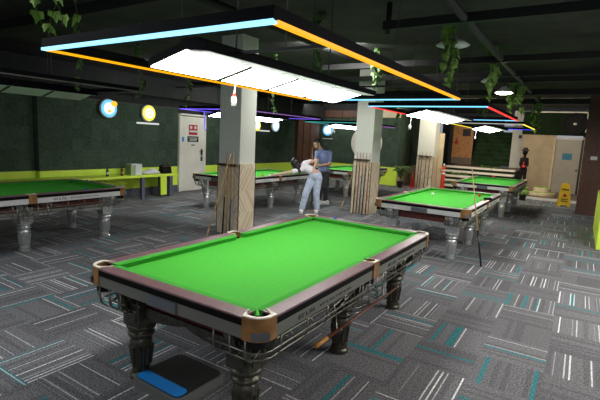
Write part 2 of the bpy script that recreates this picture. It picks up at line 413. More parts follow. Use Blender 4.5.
MB().box((WX+.05, 9.98, 1.18), (.03, .05, .20)).box((WX+.09, 9.93, 1.20), (.03, .12, .025)).build('door_handle', 'black', d)
MB().box((WX+.045, 9.98, .98), (.04, .06, .14)).build('lock_box', 'ink', d)
struct(MB().box((WX-.08, 9.10, 1.16), (.27, .05, 2.32)).box((WX-.08, 10.13, 1.16), (.27, .05, 2.32)).box((WX-.08, 9.62, 2.30), (.27, 1.08, .05)).build('trim_9', 'cream'))

# ---------------------------------------------------------------- columns
def column(cx, cy, w, d, label, wood=1.28):
    t = thing('column', label, 'column', (cx, cy, 0))
    MB().box((0, 0, (CEIL+wood)/2), (w, d, CEIL-wood)).build('shaft', 'col', t)
    MB().box((0, 0, wood/2), (w+.03, d+.03, wood)).build('wood_cladding', 'chev', t)
    e = MB()
    for a in (-1, 1):
        for b in (-1, 1): e.box((a*(w/2+.012), b*(d/2+.012), wood/2), (.014, .014, wood))
    e.build('edge_trim', 'steel_edge', t)
    return t
column(-5.27, 6.12, .48, .42, 'square column nearest the camera with pale shaft and chevron wood base')
column(-4.50, 10.12, .46, .50, 'square column just right of the two people, chevron wood base and white disc behind')
column(-5.35, 18.0, .66, .55, 'distant column left of the staircase, wood base lined with cues')

def cue_bar(cx, cy, z, w, label):
    t = thing('cue_holder', label, 'cue rack', (cx, cy, z))
    m = MB().box((0, -.03, 0), (w, .06, .035))
    m.build('rail', 'brown', t)
    k = MB()
    for i in range(7): k.box((-w/2+.04+i*(w-.08)/6, -.065, 0), (.012, .03, .04))
    k.build('clip', 'black', t)
    return t
cue_bar(-5.27, 5.89, 1.25, .44, 'dark cue holder bar on the nearest column')
cue_bar(-4.50, 9.85, 1.33, .42, 'dark cue holder bar on the column beside the people')
cue_bar(-5.35, 17.70, 1.30, .58, 'dark cue holder bar on the distant column')

def cue(p0, p1, label, butt='cueb', group=None, grip=.30, tip=True, name='pool_cue', shaft='cue'):
    """p0 = butt end, p1 = tip end"""
    p0, p1 = Vector(p0), Vector(p1); L = (p1-p0).length; dr = (p1-p0).normalized()
    t = thing(name, label, 'cue', p0, 0, group)
    MB().tube([dr*L*grip, p1-p0-dr*.012], [.0125, .006], 8).build('shaft', shaft, t, True)
    MB().tube([dr*.0, dr*L*grip], [.0150, .0125], 8).build('butt', butt, t, True)
    MB().tube([p1-p0-dr*.012, p1-p0], [.006, .006], 8).build('ferrule', 'rim', t, True)
    return t
G1 = 'cues standing at the nearest column'
cue((-5.29, 5.80, .0), (-5.26, 5.84, 1.50), 'leftmost upright cue at the nearest column, black butt', 'cueb', G1, .45)
cue((-5.20, 5.80, .0), (-5.19, 5.84, 1.48), 'middle upright cue at the nearest column, brown butt', 'cuer', G1, .06)
cue((-5.13, 5.80, .0), (-5.11, 5.84, 1.46), 'rightmost upright cue at the nearest column, blue butt', 'cuebl', G1, .45)
cue((-5.38, 5.50, .0), (-5.135, 5.80, 1.46), 'pale cue leaning slanted across the nearest column down to the carpet', 'cue', G1, .10)
G2 = 'cues standing at the column beside the people'
for x, b, l, gr in ((-4.63, 'cueb', 'leftmost cue on the column beside the people, black butt', .5), (-4.55, 'cuer', 'second cue from left on the column beside the people, brown butt', .5),
                (-4.47, 'cuebl', 'middle cue on the column beside the people, blue butt', .35), (-4.39, 'cueb', 'second cue from right on the column beside the people, black butt', .5),
                (-4.30, 'cuer', 'rightmost cue on the column beside the people, brown butt', .4)):
    cue((x, 9.78, 0), (x+.01, 9.81, 1.52), l, b, G2, gr+.28, shaft='cued')
cue((-5.07, 9.97, 0), (-4.74, 10.02, 1.25), 'pale cue leaning on the left side of the column beside the people', 'cue', None, .2)
G3 = 'cues standing at the distant column'
for x, l in ((-5.56, 'leftmost dark-butted cue on the distant column'), (-5.46, 'second cue from left on the distant column'), (-5.28, 'third cue from left on the distant column'), (-5.14, 'rightmost cue on the distant column')):
    cue((x, 17.62, 0), (x, 17.66, 1.5), l, 'cueb', G3, .8, shaft='cued')

# brown pillar at right
t = thing('pillar', 'dark brown square pillar at the right edge of the photo', 'pillar', (.28, 15.15, 0))
MB().box((0, 0, CEIL/2), (.58, .55, CEIL-.002)).build('shaft', 'brown', t)
MB().box((-.02, -.285, 1.62), (.16, .02, .10)).build('switch_plate', 'white', t)
# lime half wall with turf at right edge
t = thing('partition', 'lime green half wall with turf top at the right edge', 'partition', (.62, 11.2, 0))
MB().box((0, 0, .45), (.44, 2.9, .90)).build('lime_panel', 'lime', t)
MB().box((.02, 0, 1.2), (.40, 2.9, .60)).build('turf_panel', 'turf_b', t)

# ---------------------------------------------------------------- staircase
STX0, STX1 = -5.05, -2.25
t = thing('staircase', 'short flight of pale steps with green turf treads below the wooden door', 'stairs', (0, 0, 0))
SY, SR = 18.55, .18
for i in range(5):
    y0 = SY+i*.32
    x1 = STX1
    yb = 22.36 if i == 4 else y0+.34
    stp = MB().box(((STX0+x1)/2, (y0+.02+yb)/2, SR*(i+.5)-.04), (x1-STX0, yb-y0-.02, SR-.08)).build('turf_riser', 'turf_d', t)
    if i == 4:
        MB().box(((STX0+x1)/2, (y0+.34+yb)/2, SR*5-.045), (x1-STX0, yb-y0-.34, .09)).build('landing', 'darkfloor', t); yb = y0+.34
    MB().box(((STX0+x1)/2, (y0+yb)/2, SR*(i+1)-.04), (x1-STX0, yb-y0, .08)).build('step', 'stepw', stp, bevel=.01)
t = thing('turf_staircase', 'dark green turf covered steps rising behind the wooden door', 'stairs', (-3.70, FY, .9))
for i in range(8):
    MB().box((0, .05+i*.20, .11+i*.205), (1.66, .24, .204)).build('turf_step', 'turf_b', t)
    MB().box((0, -.075+i*.20, .20+i*.205), (1.66, .02, .02)).build('nosing', 'turf', t)

# ---------------------------------------------------------------- ceiling services
def beam(y, z, x0, x1, r, label):
    tag(MB().box(((x0+x1)/2, y, z), (x1-x0, r*2, r*2)).build('ceiling_beam', 'beam'), label, 'beam', 'dark beams across the ceiling')
for y, z, x0, x1, r, l in ((5.3, 3.2, -2.25, 3.5, .05, 'dark short beam nearest the camera with a drop end above the hanging white lamp'),
                         (7.9, 3.2, -4.6, 3.5, .05, 'dark ceiling beam second from the camera'), (9.5, 3.2, -10, 3.5, .05, 'dark ceiling beam third from the camera'),
                         (10.6, 3.25, -10, 3.5, .07, 'dark ceiling beam fourth from the camera'), (12.6, 3.2, -10, 3.5, .07, 'dark ceiling beam fifth from the camera'),
                         (15.0, 3.2, -10, 3.5, .08, 'dark ceiling beam farthest from the camera'), (3.6, 3.33, -10, -2.6, .07, 'dark ceiling beam over the nearest light frame')):
    beam(y, z, x0, x1, r, l)
tag(MB().tube([(-2.2, 5.3, CEIL), (-2.2, 5.3, 3.1)], .035).build('drop_bracket', 'beam', None, True), 'short dark drop bracket holding the end of the nearest ceiling beam', 'bracket')
tag(MB().tube([(-1.29, 3.2, 3.2), (-1.29, 15, 3.2)], .045, 10).build('ceiling_pipe', 'pipe', None, True), 'grey green pipe running away along the ceiling on the right', 'pipe')
tag(MB().tube([(-4.0, -1, 3.36), (-4.0, 16, 3.36)], .05, 10).build('ceiling_pipe', 'beam', None, True), 'dark pipe running along the ceiling left of centre', 'pipe')
tag(MB().tube([(-10, 8.8, 3.02), (-5.6, 8.8, 3.02)], .018, 8).build('conduit', 'pipe', None, True), 'thin pale conduit high on the left near the neon signs', 'pipe')
tag(MB().tube([(-10, 11.8, 3.02), (-4.6, 11.8, 3.02)], .03, 8).build('conduit', 'beam', None, True), 'thin dark conduit crossing behind the columns', 'pipe')
def pendant(x, y, z, r, label, lit):
    t = thing('pendant_lamp', label, 'lamp', (x, y, z))
    m = MB().lathe([(.03, .13), (.05, .12), (.07, .09), (r*.6, .055), (r, .0), (r*.97, -.005), (r*.55, .035), (.03, .04)], 24)
    m.build('shade', 'white', t, True)
    MB().lathe([(.02, -.035), (r*.6, -.03), (r*.92, -.008), (r*.5, .02), (.02, .02)], 20).build('diffuser', emis('pendant_glow', (1, .93, .8), 30.0) if lit else 'diff_off', t, True)
    MB().tube([(0, 0, .12), (0, 0, CEIL-z)], .008, 6).build('cord', 'black', t)
pendant(-1.66, 6.3, 3.13, .22, 'unlit white bell pendant above the ivy on the right', False)
pendant(-1.55, 10.2, 2.93, .18, 'small lit pendant lamp shining among the ivy on the right', True)
pendant(-1.75, 9.6, 3.08, .16, 'unlit pale pendant dish behind the middle ivy', False)

# ---------------------------------------------------------------- pool table
HX, HY = .7725, 1.4925
RW = .10; A_, B_ = HX-RW, HY-RW; E = .135; TOP = .84; BED = .795
CC = (A_+.005, B_+.005); CR = .068
MC = (A_+.035, 0); MR = .05
def arc(c, r, a0, a1, n=10): return [(c[0]+r*math.cos(math.radians(a0+(a1-a0)*i/n)), c[1]+r*math.sin(math.radians(a0+(a1-a0)*i/n))) for i in range(n+1)]
def mir(p, sx, sy):
    q = [(x*sx, y*sy) for x, y in p]
    return q if sx*sy > 0 else q[::-1]
def make_table():
    t = thing('pool_table', '-', 'pool table', (0, 0, 0), 0, 'green pool tables')
    # cloth bed
    q = arc(CC, CR, -94.2, -175.8, 12)
    e = math.degrees(math.asin(.0357/.05))
    mid = arc(MC, MR, 180+e, 180-e, 8)     # going +y
    pts = mid + q + mir(q, -1, 1) + mir(mid, -1, 1) + mir(q, -1, -1) + mir(q, 1, -1)
    MB().prism(pts, .765, BED).build('cloth_bed', 'cloth', t)
    # cushions
    cw = .055
    def cushion(x0, x1, fixed, axis, sgn):
        # runs x0..x1 along axis, nose towards the bed
        rn = .045
        pts = [(x0, 0)] + [(x0+rn*(1-math.cos(a))+.0, cw*math.sin(a)) for a in (.4, .8, 1.2)] + [(x0+rn+.01, cw), (x1-rn-.01, cw)] + [(x1-rn*(1-math.cos(a)), cw*math.sin(a)) for a in (1.2, .8, .4)] + [(x1, 0)]
        m = MB()
        top = []; bot = []
        for u, v in pts:
            zz = TOP-.002-(.006*v/cw); vb = v-.014 if v > .03 else v
            if axis == 'y': P = lambda w_, z: ((fixed-w_)*sgn, u, z)
            else: P = lambda w_, z: (u, (fixed-w_)*sgn, z)
            top.append(m.bm.verts.new(P(v, zz))); bot.append(m.bm.verts.new(P(max(0, vb), BED)))
        n = len(pts); m.face(top); m.face(bot[::-1])
        for i in range(n): m.face([top[i], top[(i+1) % n], bot[(i+1) % n], bot[i]])
        m.build('cushion', 'cush', t)
    for sg in (1, -1):
        cushion(.045, HY-E-.0, A_, 'y', sg); cushion(-HY+E, -.045, A_, 'y', sg)
        cushion(-HX+E, HX-E, B_, 'x', sg)
    # wood rails
    for sg in (1, -1):
        for y0, y1 in ((.052, HY-E), (-HY+E, -.052)):
            rl = MB().box((sg*(A_+RW/2), (y0+y1)/2, TOP-.007), (RW, y1-y0, .014)).build('rail', 'mahog', t, bevel=.004)
            MB().box((sg*(A_+RW/2-.002), (y0+y1)/2, .8065), (RW-.004, y1-y0, .039)).build('rail_edge', 'edge', rl)
            a = MB().box((sg*(HX-.03), (y0+y1)/2, .7475), (.045, y1-y0, .075)).build('apron_panel', 'panel', t, bevel=.004)
            if y0 < 0 and sg == 1 or y0 > 0 and sg == -1 or (y0 > 0 and sg == 1):
                mk = MB(); yc = (y0+y1)/2-.42
                for i in range(17):
                    hgt = .026 if i < 5 else .016; 
                    if i == 5: continue
                    x_ = sg*(HX-.0062); yy = yc+i*.042
                    mk.box((x_, yy, .748), (.003, .008, hgt)).box((x_, yy+.011, .748+(hgt/2-.003)*(1 if i % 2 else -1)), (.003, .018, .005))
                    if i % 3 == 0: mk.box((x_, yy+.02, .748), (.003, .006, hgt))
                mk.build('lettering', 'ink', a)
        rl = MB().box((0, sg*(B_+RW/2), TOP-.007), (2*(HX-E), RW, .014)).build('rail', 'mahog', t, bevel=.004)
        MB().box((0, sg*(B_+RW/2-.002), .8065), (2*(HX-E), RW-.004, .039)).build('rail_edge', 'edge', rl)
        a = MB().box((0, sg*(HY-.03), .7475), (2*(HX-E), .045, .075)).build('apron_panel', 'panel', t, bevel=.004)
        MB().box((0, sg*(HY-.005), .7475), (.26, .012, .068)).build('name_plate', 'plate', a)
    # corner brackets: crescents between an outer and an inner outline with the same number of points
    def cres(o_, i_, z0, z1, name, m_, par, sx, sy):
        o_ = [(x*sx, y*sy) for x, y in o_]; i_ = [(x*sx, y*sy) for x, y in i_]
        b = MB(); V = [[b.bm.verts.new((x, y, z)) for x, y in ln] for ln in (o_, i_) for z in (z0, z1)]
        ob, ot, ib, it = V; n = len(o_)
        for k in range(n-1):
            b.face([ob[k], ob[k+1], ot[k+1], ot[k]]); b.face([ib[k+1], ib[k], it[k], it[k+1]])
            b.face([ot[k], ot[k+1], it[k+1], it[k]]); b.face([ob[k+1], ob[k], ib[k], ib[k+1]])
        b.face([ob[0], ot[0], it[0], ib[0]]); b.face([ob[-1], ib[-1], it[-1], ot[-1]])
        return b.build(name, m_, par)
    def outl(g): return [(HX-g, HY-E)] + arc((HX-.10, HY-.10), .10-g, 0, 90, 14) + [(HX-E, HY-g)]
    innr = arc(CC, CR, -94, 184, 16)
    for sx in (1, -1):
        for sy in (1, -1):
            b = cres(outl(0), innr, .712, TOP, 'pocket_bracket', 'gold', t, sx, sy)
            cres(outl(.004), innr, TOP, TOP+.007, 'pocket_rim', 'rim', b, sx, sy)
            c = Vector((HX-.10+.101*math.cos(PI/4), HY-.10+.101*math.sin(PI/4)))
            MB().box((c.x*sx, c.y*sy, .745), (.10, .012, .045), rz=math.atan2(-sx, sy) if sy > 0 else math.atan2(sx, -sy)+PI).build('badge', 'plate', b)
            MB().lathe([(.068, .66), (.0675, BED-.002), (.062, BED-.002), (.062, .67)], 18, (CC[0]*sx, CC[1]*sy, 0)).build('pocket_cup', 'dk', t, True)
    e2_ = math.degrees(math.acos(.035/.05))
    def omid(g): return [(A_, -.052+g), (HX+.004-g, -.052+g)] + [(HX+.004-g, -.052+g+(.104-2*g)*q/13) for q in range(1, 13)] + [(HX+.004-g, .052-g), (A_, .052-g)]
    im = arc(MC, MR, -180+e2_, 180-e2_, 15)
    for sx in (1, -1):
        b = cres(omid(0), im, .712, TOP+.001, 'pocket_bracket', 'gold', t, sx, 1)
        cres(omid(.003), im, TOP+.001, TOP+.007, 'pocket_rim', 'rim', b, sx, 1)
        MB().lathe([(.05, .66), (.05, BED-.002), (.046, BED-.002), (.046, .67)], 18, (MC[0]*sx, 0, 0)).build('pocket_cup', 'dk', t, True)
    # slate/underframe
    MB().box((0, 0, .737), (2*HX-.11, 2*HY-.11, .056)).build('slate_base', 'black', t)
    LX, LY = .49, 1.254
    for sg in (1, -1):
        MB().box((sg*LX, 0, .63), (.05, 2*LY, .155)).build('side_panel', 'redwood', t)
        MB().box((0, sg*LY, .63), (2*LX, .05, .155)).build('side_panel', 'redwood', t)
        # scalloped silver moulding under the panels
        def mould(L0, n, ax):
            pts = [(-L0, .565), (L0, .565)]
            k = 24*n; low = []
            for i in range(k+1):
                u = L0-2*L0*i/k; low.append((u, .535-.055*abs(math.cos(PI*n*(u/(2*L0)+.5)))**.7))
            pts = [(-L0, .565)] + low[::-1] + [(L0, .565)]
            m = MB(); a = []; b = []
            for u, z in pts:
                if ax == 'y': a.append(m.bm.verts.new((sg*(LX+.045), u, z))); b.append(m.bm.verts.new((sg*(LX-.01), u, z)))
                else: a.append(m.bm.verts.new((u, sg*(LY+.045), z))); b.append(m.bm.verts.new((u, sg*(LY-.01), z)))
            m.face(a); m.face(b[::-1])
            for i in range(len(pts)): m.face([a[i], a[(i+1) % len(pts)], b[(i+1) % len(pts)], b[i]])
            m.build('lower_moulding', 'silver', t)
        mould(LY-.09, 2, 'y'); mould(LX-.09, 1, 'x')
    # legs
    for sx in (1, -1):
        for k in (-1, 0, 1):
            x, y = sx*LX, k*LY
            lg = MB().lathe([(.060, .0), (.078, .004), (.078, .028), (.064, .042), (.068, .056), (.066, .07)], 20, (x, y, 0)).lathe([(.060, .065), (.064, .085), (.080, .26), (.083, .295), (.068, .315)], 8, (x, y, 0), rot=PI/8)
            for j in range(8):      # raised panels on the eight faces
                a = 2*PI*j/8
                lg.tube([(x+math.cos(a)*.062, y+math.sin(a)*.062, .10), (x+math.cos(a)*.074, y+math.sin(a)*.074, .25)], [.011, .016], 6)
            leg = lg.build('leg', 'silver', t, 'auto')
            MB().lathe([(.055, .305), (.060, .318), (.088, .328), (.096, .343), (.090, .358), (.070, .366), (.072, .375), (.098, .385), (.105, .40), (.10, .415)], 20, (x, y, 0)).build('collar', 'silver', leg, True)
            bl = MB().box((x, y, .560), (.175, .175, .295))
            for dx, dy in ((1, 0), (-1, 0), (0, 1), (0, -1)):
                bl.box((x+dx*.088, y+dy*.088, .56), (.012 if dx else .115, .012 if dy else .115, .22))
                bl.ell((x+dx*.094, y+dy*.094, .56), (.010 if dx else .03, .010 if dy else .03, .055), 8, 6)
            bl.build('leg_block', 'silver', leg)
            # scrolled bracket reaching out to the apron
            if 1:
                sb = MB()
                pts = [(x+sx*.09, y, .52), (x+sx*.13, y, .55), (x+sx*.17, y, .60), (x+sx*.19, y, .66), (x+sx*.21, y, .705)]
                sb.tube(pts, [.02, .028, .030, .026, .03], 8)
                if k: sb.tube([(x, y+k*.09, .52), (x, y+k*.13, .56), (x, y+k*.15, .62), (x, y+k*.18, .705)], [.02, .028, .030, .03], 8)
                sb.build('scroll_bracket', 'silver', leg, True)
    # ball return wire racks down both long sides
    for sx in (1, -1):
        m = MB()
        def path(off, z, r=.10, xin=.38):
            X, Y = HX-off, HY-off
            p = [(xin, -Y, z)] + [(X-r+r*math.cos(a), -Y+r+r*math.sin(a), z) for a in (-PI/2, -PI/3, -PI/6, 0)]
            p += [(X, -Y+r+(2*Y-2*r)*i/12, z) for i in range(1, 12)]
            p += [(X-r+r*math.cos(a), Y-r+r*math.sin(a), z) for a in (0, PI/6, PI/3, PI/2)] + [(xin, Y, z)]
            return [(sx*a, b, c) for a, b, c in p]
        for off, z in ((.02, .635), (.035, .585), (.075, .555), (.115, .555), (.145, .585)): m.tube(path(off, z), .0052, 6)
        for y in (-1.28, -1.0, -.75, -.5, -.25, .25, .5, .75, 1.0, 1.28):
            m.tube([(sx*(HX-.02), y, .71), (sx*(HX-.02), y, .63), (sx*(HX-.035), y, .58), (sx*(HX-.075), y, .55), (sx*(HX-.115), y, .55), (sx*(HX-.15), y, .59), (sx*(HX-.16), y, .71)], .006, 6)
        for sy in (1, -1):
            for x in (.42, .54, .65):
                m.tube([(sx*x, sy*(HY-.02), .71), (sx*x, sy*(HY-.02), .63), (sx*x, sy*(HY-.035), .58), (sx*x, sy*(HY-.075), .55), (sx*x, sy*(HY-.15), .59), (sx*x, sy*(HY-.16), .71)], .006, 6)
        for z in (.47, .51): m.tube([(sx*(HX-.09+.07*math.cos(a)), .26*math.sin(a), z) for a in [2*PI*i/16 for i in range(16)]], .005, 6, True)
        for y in (-.2, -.07, .07, .2): m.tube([(sx*(HX-.02), y, .71), (sx*(HX-.01), y, .52), (sx*(HX-.06), y, .468), (sx*(HX-.13), y, .468), (sx*(HX-.15), y, .6)], .005, 6)
        for y in (-.62, .22): m.tube([(sx*(HX-.06), y, .71), (sx*(HX-.02), y, .60), (sx*(HX-.008), y, .478), (sx*(HX+.020), y, .476), (sx*(HX+.030), y, .51)], .005, 6)
        # diagonal brace rods up to the middle pocket
        for q in (1, -1): m.tube([(sx*(HX-.05), q*.75, .56), (sx*(HX-.05), q*.12, .71)], .006, 6).tube([(sx*(HX-.09), q*.75, .56), (sx*(HX-.09), q*.12, .69)], .006, 6)
        m.build('wire_rack', 'wire', t, True)
    return t
T1 = make_table(); T1.location = (-2.054, 3.212, 0); T1['label'] = 'nearest pool table filling the lower centre, bright green empty cloth'
T2 = dup(T1, (-2.09, 8.33, 0), 'second pool table straight behind the nearest one, white and orange balls on it')
T3 = dup(T1, (-2.11, 13.60, 0), 'small far pool table in front of the pale steps')
T0 = dup(T1, (-7.03, 3.06, 0), 'pool table at the left edge with unlit dark green cloth')
T4 = dup(T1, (-6.97, 8.85, 0), 'pool table the woman leans over, behind the nearest column')
T5 = dup(T1, (-6.72, 13.80, 0), 'far pool table behind the man, partly hidden by the column')

# ---------------------------------------------------------------- lights above the tables
LW, LL = 1.82, 3.29
def light_frame(cols, loc, label, zoff=0, hang=True):
    """cols: near, right, far, left strip"""
    t = thing('light_frame', label, 'light frame', loc, 0, 'rectangular light frames over the tables')
    h, w = .06, .05; X, Y = LW/2, LL/2
    MBs = {'near': ((0, -Y+w/2, h/2), (2*X, w, h)), 'far': ((0, Y-w/2, h/2), (2*X, w, h)),
           'right': ((X-w/2, 0, h/2), (w, 2*Y-2*w, h)), 'left': ((-X+w/2, 0, h/2), (w, 2*Y-2*w, h))}
    for k, c in zip(('near', 'right', 'far', 'left'), cols):
        ce, di = MBs[k]
        b = MB().box(ce, di).build('frame_bar', 'housing', t)
        if k in ('near', 'far'): MB().box((0, ce[1]+(-.014 if k == 'near' else .014), -.004), (2*X-.002, .034, .016)).build('light_strip', LED[c], b)
        else: MB().box((ce[0]+(.014 if k == 'right' else -.014), 0, -.004), (.034, 2*Y-.05, .016)).build('light_strip', LED[c], b)
    for y in (-.9, .9):
        MB().box((0, y, h/2+.02), (2*X-.05, .018, .018)).build('cross_bar', 'black', t)
    H = CEIL-loc[2]
    for sx in (-1, 1):
        for sy in (-1, 1):
            MB().tube([(sx*.45, sy*.9, .05), (sx*.47, sy*.9, H)], .004, 6).build('hanging_wire', 'pipe', t)
    return t
FR = [light_frame(('cyan', 'orange', 'lblue', 'orange'), (-2.054, 3.18, 2.27), 'nearest big light frame, sky blue near edge and orange sides'),
      light_frame(('lblue', 'red', 'lblue', 'red'), (-2.11, 8.33, 2.35), 'light frame over the second table, light blue near edge and red side'),
      light_frame(('white', 'yellow', 'blue', 'yellow'), (-2.20, 13.5, 2.37), 'far light frame with yellow sides and deep blue far edge'),
      light_frame(('off', 'off', 'off', 'off'), (-7.03, 3.06, 2.40), 'unlit light frame above the dark table at left'),
      light_frame(('violet', 'purple', 'violet', 'violet'), (-6.97, 8.75, 2.31), 'light frame with violet strips behind the nearest column'),
      light_frame(('teal', 'purple', 'purple', 'teal'), (-6.75, 13.8, 2.31), 'far light frame with teal near edge and purple side behind the people')]

def table_lamp(loc, label, lit=True, L=2.52):
    """shallow tray lamp hung with one long side lower; origin at its lower near corner"""
    t = thing('table_lamp', label, 'lamp', loc, 0, 'long white panel lamps over the tables')
    def slab(poly, y0, y1, name, m, bev=0):     # extrude an x-z outline along y
        b = MB(); a = [b.bm.verts.new((x, y0, z)) for x, z in poly]; c = [b.bm.verts.new((x, y1, z)) for x, z in poly]
        n = len(poly); b.face(a[::-1]); b.face(c)
        for i in range(n): b.face([a[i], a[(i+1) % n], c[(i+1) % n], c[i]])
        return b.build(name, m, t, bevel=bev)
    n = 4; seg = L/n; g = .045
    for i in range(n): slab([(.004, .001), (.33, .084), (.328, .092), (.002, .009)], i*seg+(g/2 if i else 0), (i+1)*seg-(g/2 if i < n-1 else 0), 'diffuser_panel', 'diff' if lit else 'diff_off')
    for i in range(1, n): slab([(.004, -.004), (.33, .079), (.328, .094), (.002, .011)], i*seg-g/2, i*seg+g/2, 'divider', 'pipe')
    slab([(.33, .084), (.50, .074), (.50, .082), (.33, .092)], .02, L-.02, 'side_skirt', 'diffs' if lit else 'diff_off')
    slab([(-.012, .002), (.0, .010), (.33, .093), (.512, .076), (.512, .125), (.32, .145), (-.012, .058)], -.012, L+.012, 'housing', 'housing', .004)
    slab([(.17, .10), (.33, .14), (.33, .19), (.17, .19)], .1, L-.1, 'top_channel', 'housing')
    H = CEIL-loc[2]
    for y in (.55, L-.6): MB().tube([(.25, y, .17), (.28, y-.02, .6), (.25, y, H)], .007, 6).build('suspension_cord', 'pipe', t)
    return t
table_lamp((-2.46, 1.97, 2.20), 'long lit panel lamp right above the nearest table')
table_lamp((-2.46, 6.95, 2.22), 'lit panel lamp above the second table, blue tinged edge')
table_lamp((-2.50, 12.1, 2.22), 'small lit panel lamp above the far table before the steps')
table_lamp((-7.45, 1.95, 2.24), 'unlit grey panel lamp above the dark table at left', False)
table_lamp((-7.35, 7.5, 2.17), 'lit panel lamp above the table the woman leans over')
table_lamp((-7.10, 12.6, 2.17), 'lit panel lamp behind the man with two white pulls below')

def pull(x, y, z, label, L=.10, red=False):
    t = thing('pull_switch', label, 'pull switch', (x, y, z), 0, 'white pull switches hanging from the lamps')
    MB().tube([(0.012, 0, 0), (.008, 0, -L*.5), (0, 0, -L)], .006, 6).build('cord', 'white', t)
    MB().lathe([(.008, -L-.085), (.020, -L-.08), (.024, -L-.04), (.018, -L-.01), (.008, -L)], 12).build('pull_grip', 'white', t, True)
    if red: MB().lathe([(.0165, -L-.005), (.0165, -L+.012)], 10).build('red_band', 'red', t)
# unlit-lamp pulls
pull(-2.42, 2.75, 2.20, 'white pull with a red band under the nearest panel lamp', .10, True)
pull(-2.44, 7.1, 2.22, 'white pull hanging under the lamp over the second table', .13)
pull(-2.48, 12.5, 2.22, 'white pull hanging under the small far lamp before the steps', .16)
pull(-7.08, 12.8, 2.17, 'left white pull under the lamp behind the man', .14)
pull(-6.86, 12.7, 2.20, 'right white pull under the lamp behind the man', .14)
tag(MB().tube([(-7.86, 7.86, 2.312), (-7.86, 7.88, 2.2), (-7.86, 7.88, 1.92), (-7.83, 7.90, 1.84)], .012, 6).build('loose_light_strip', LED['violet']), 'loose violet light strip dangling in front of the cream door edge', 'light strip')

# ---------------------------------------------------------------- neon wall signs
def neon(y, z, r, label, ring, core, x=WX+.05, bar=None, extra=None, name='neon_sign', ax='X'):
    loc = (x, y, z)
    t = thing(name, label, 'neon sign', loc, 0, 'round neon signs on the green walls')
    MB().lathe([(r*.97, -.01), (r, .01), (r*.97, .05)], 28, axis=ax).build('back_disc', 'white', t, True)
    s = 1 if ax == 'X' else -1
    MB().lathe([(r*.90, .051*s), (r*.90, .062*s)], 28, axis=ax).build('glow_ring', ring, t)
    MB().lathe([(r*.60, .06*s), (r*.60, .074*s)], 24, axis=ax).build('glow_core', core, t)
    return t
nb = emis('neon_blue', (.12, .55, 1), 1.0); nw = emis('neon_white', (1, 1, .95), 1.3); ny = emis('neon_yellow', (1, .86, .05), 1.1); no = emis('neon_orange', (1, .4, .02), 1.3)
n1 = neon(6.75, 2.27, .235, 'round neon sign glowing blue and orange, leftmost on the green wall', nb, nw)
MB().ell((.075, .13, .12), (.012, .09, .07)).ell((.075, .0, -.06), (.012, .06, .035)).build('orange_shape', no, n1)
n2 = neon(7.95, 2.24, .225, 'round yellow neon sign above a white bar, second on the green wall', ny, nw)
MB().lathe([(.09, .072), (.09, .078), (.06, .078), (.06, .072)], 20, axis='X').build('inner_ring', ny, n2)
neon(12.65, 2.15, .22, 'yellow neon sign half hidden behind the nearest column', ny, nw)
neon(13.8, 2.20, .25, 'pale blue-white neon sign right of the nearest column', emis('neon_pale', (.55, .75, .95), .8), nw)
n5 = neon(BY-.05, 2.18, .26, 'oval blue and white neon sign behind the man', nb, nw, x=-9.72, ax='Y')
n5.location = (-9.72, BY-.09, 2.18)
for y, z, w, l in ((7.96, 1.965, .70, 'short white light bar below the yellow neon sign'), (13.15, 1.97, .62, 'short pale bar on the green wall right of the nearest column')):
    tag(MB().box((WX+.05, y, z), (.05, w, .045)).build('wall_bar', emis('bar_white', (1, 1, .97), .55)), l, 'wall bar', 'pale bars below the neon signs')
tag(MB().box((-9.72, BY-.09, 1.80), (.5, .05, .03)).build('wall_bar', M['white']), 'thin pale bar below the oval blue neon sign', 'wall bar', 'pale bars below the neon signs')
tag(MB().lathe([(.70, 0), (.72, .02), (.70, .05)], 48, (-7.83, BY-.10, 1.70), axis='Y').build('wall_disc', 'mirror', None, 'auto'), 'big pale round disc on the back wall half hidden by the column', 'wall disc')
t = thing('wall_fan', 'cream round wall fan above the people left of the column', 'fan', (-7.95, BY-.13, 2.93))
MB().lathe([(.20, -.30), (.25, -.26), (.25, -.05), (.1, -.0)], 24, axis='Y').build('fan_cage', 'glassw', t, 'auto')
MB().lathe([(.15, -.315), (.15, -.30)], 20, axis='Y').build('fan_centre', 'black', t)
# round spoked wheel above the taupe door
t = thing('spoked_wheel', 'black round spoked wheel decoration above the taupe door', 'wall decoration', (-.42, 20.98, 2.87))
MB().lathe([(.40, .02), (.40, .035)], 30, axis='Y').build('back_plate', 'dk', t)
MB().tube([(.40*math.cos(2*PI*i/36), 0, .40*math.sin(2*PI*i/36)) for i in range(36)], .045, 8, True).build('rim', 'dk', t, True)
m = MB()
for i in range(14):
    a = 2*PI*i/14; m.tube([(.05*math.cos(a), 0, .05*math.sin(a)), (.38*math.cos(a), 0, .38*math.sin(a))], .010, 5)
m.build('spokes', 'soffit', t); MB().ell((0, -.02, 0), (.07, .03, .05)).build('hub', 'white', t, True)
tag(MB().box((-2.50, FY-.15, 2.32), (.12, .04, .14)).build('intercom', 'black'), 'small black box on the cream wall right of the turf steps', 'intercom')

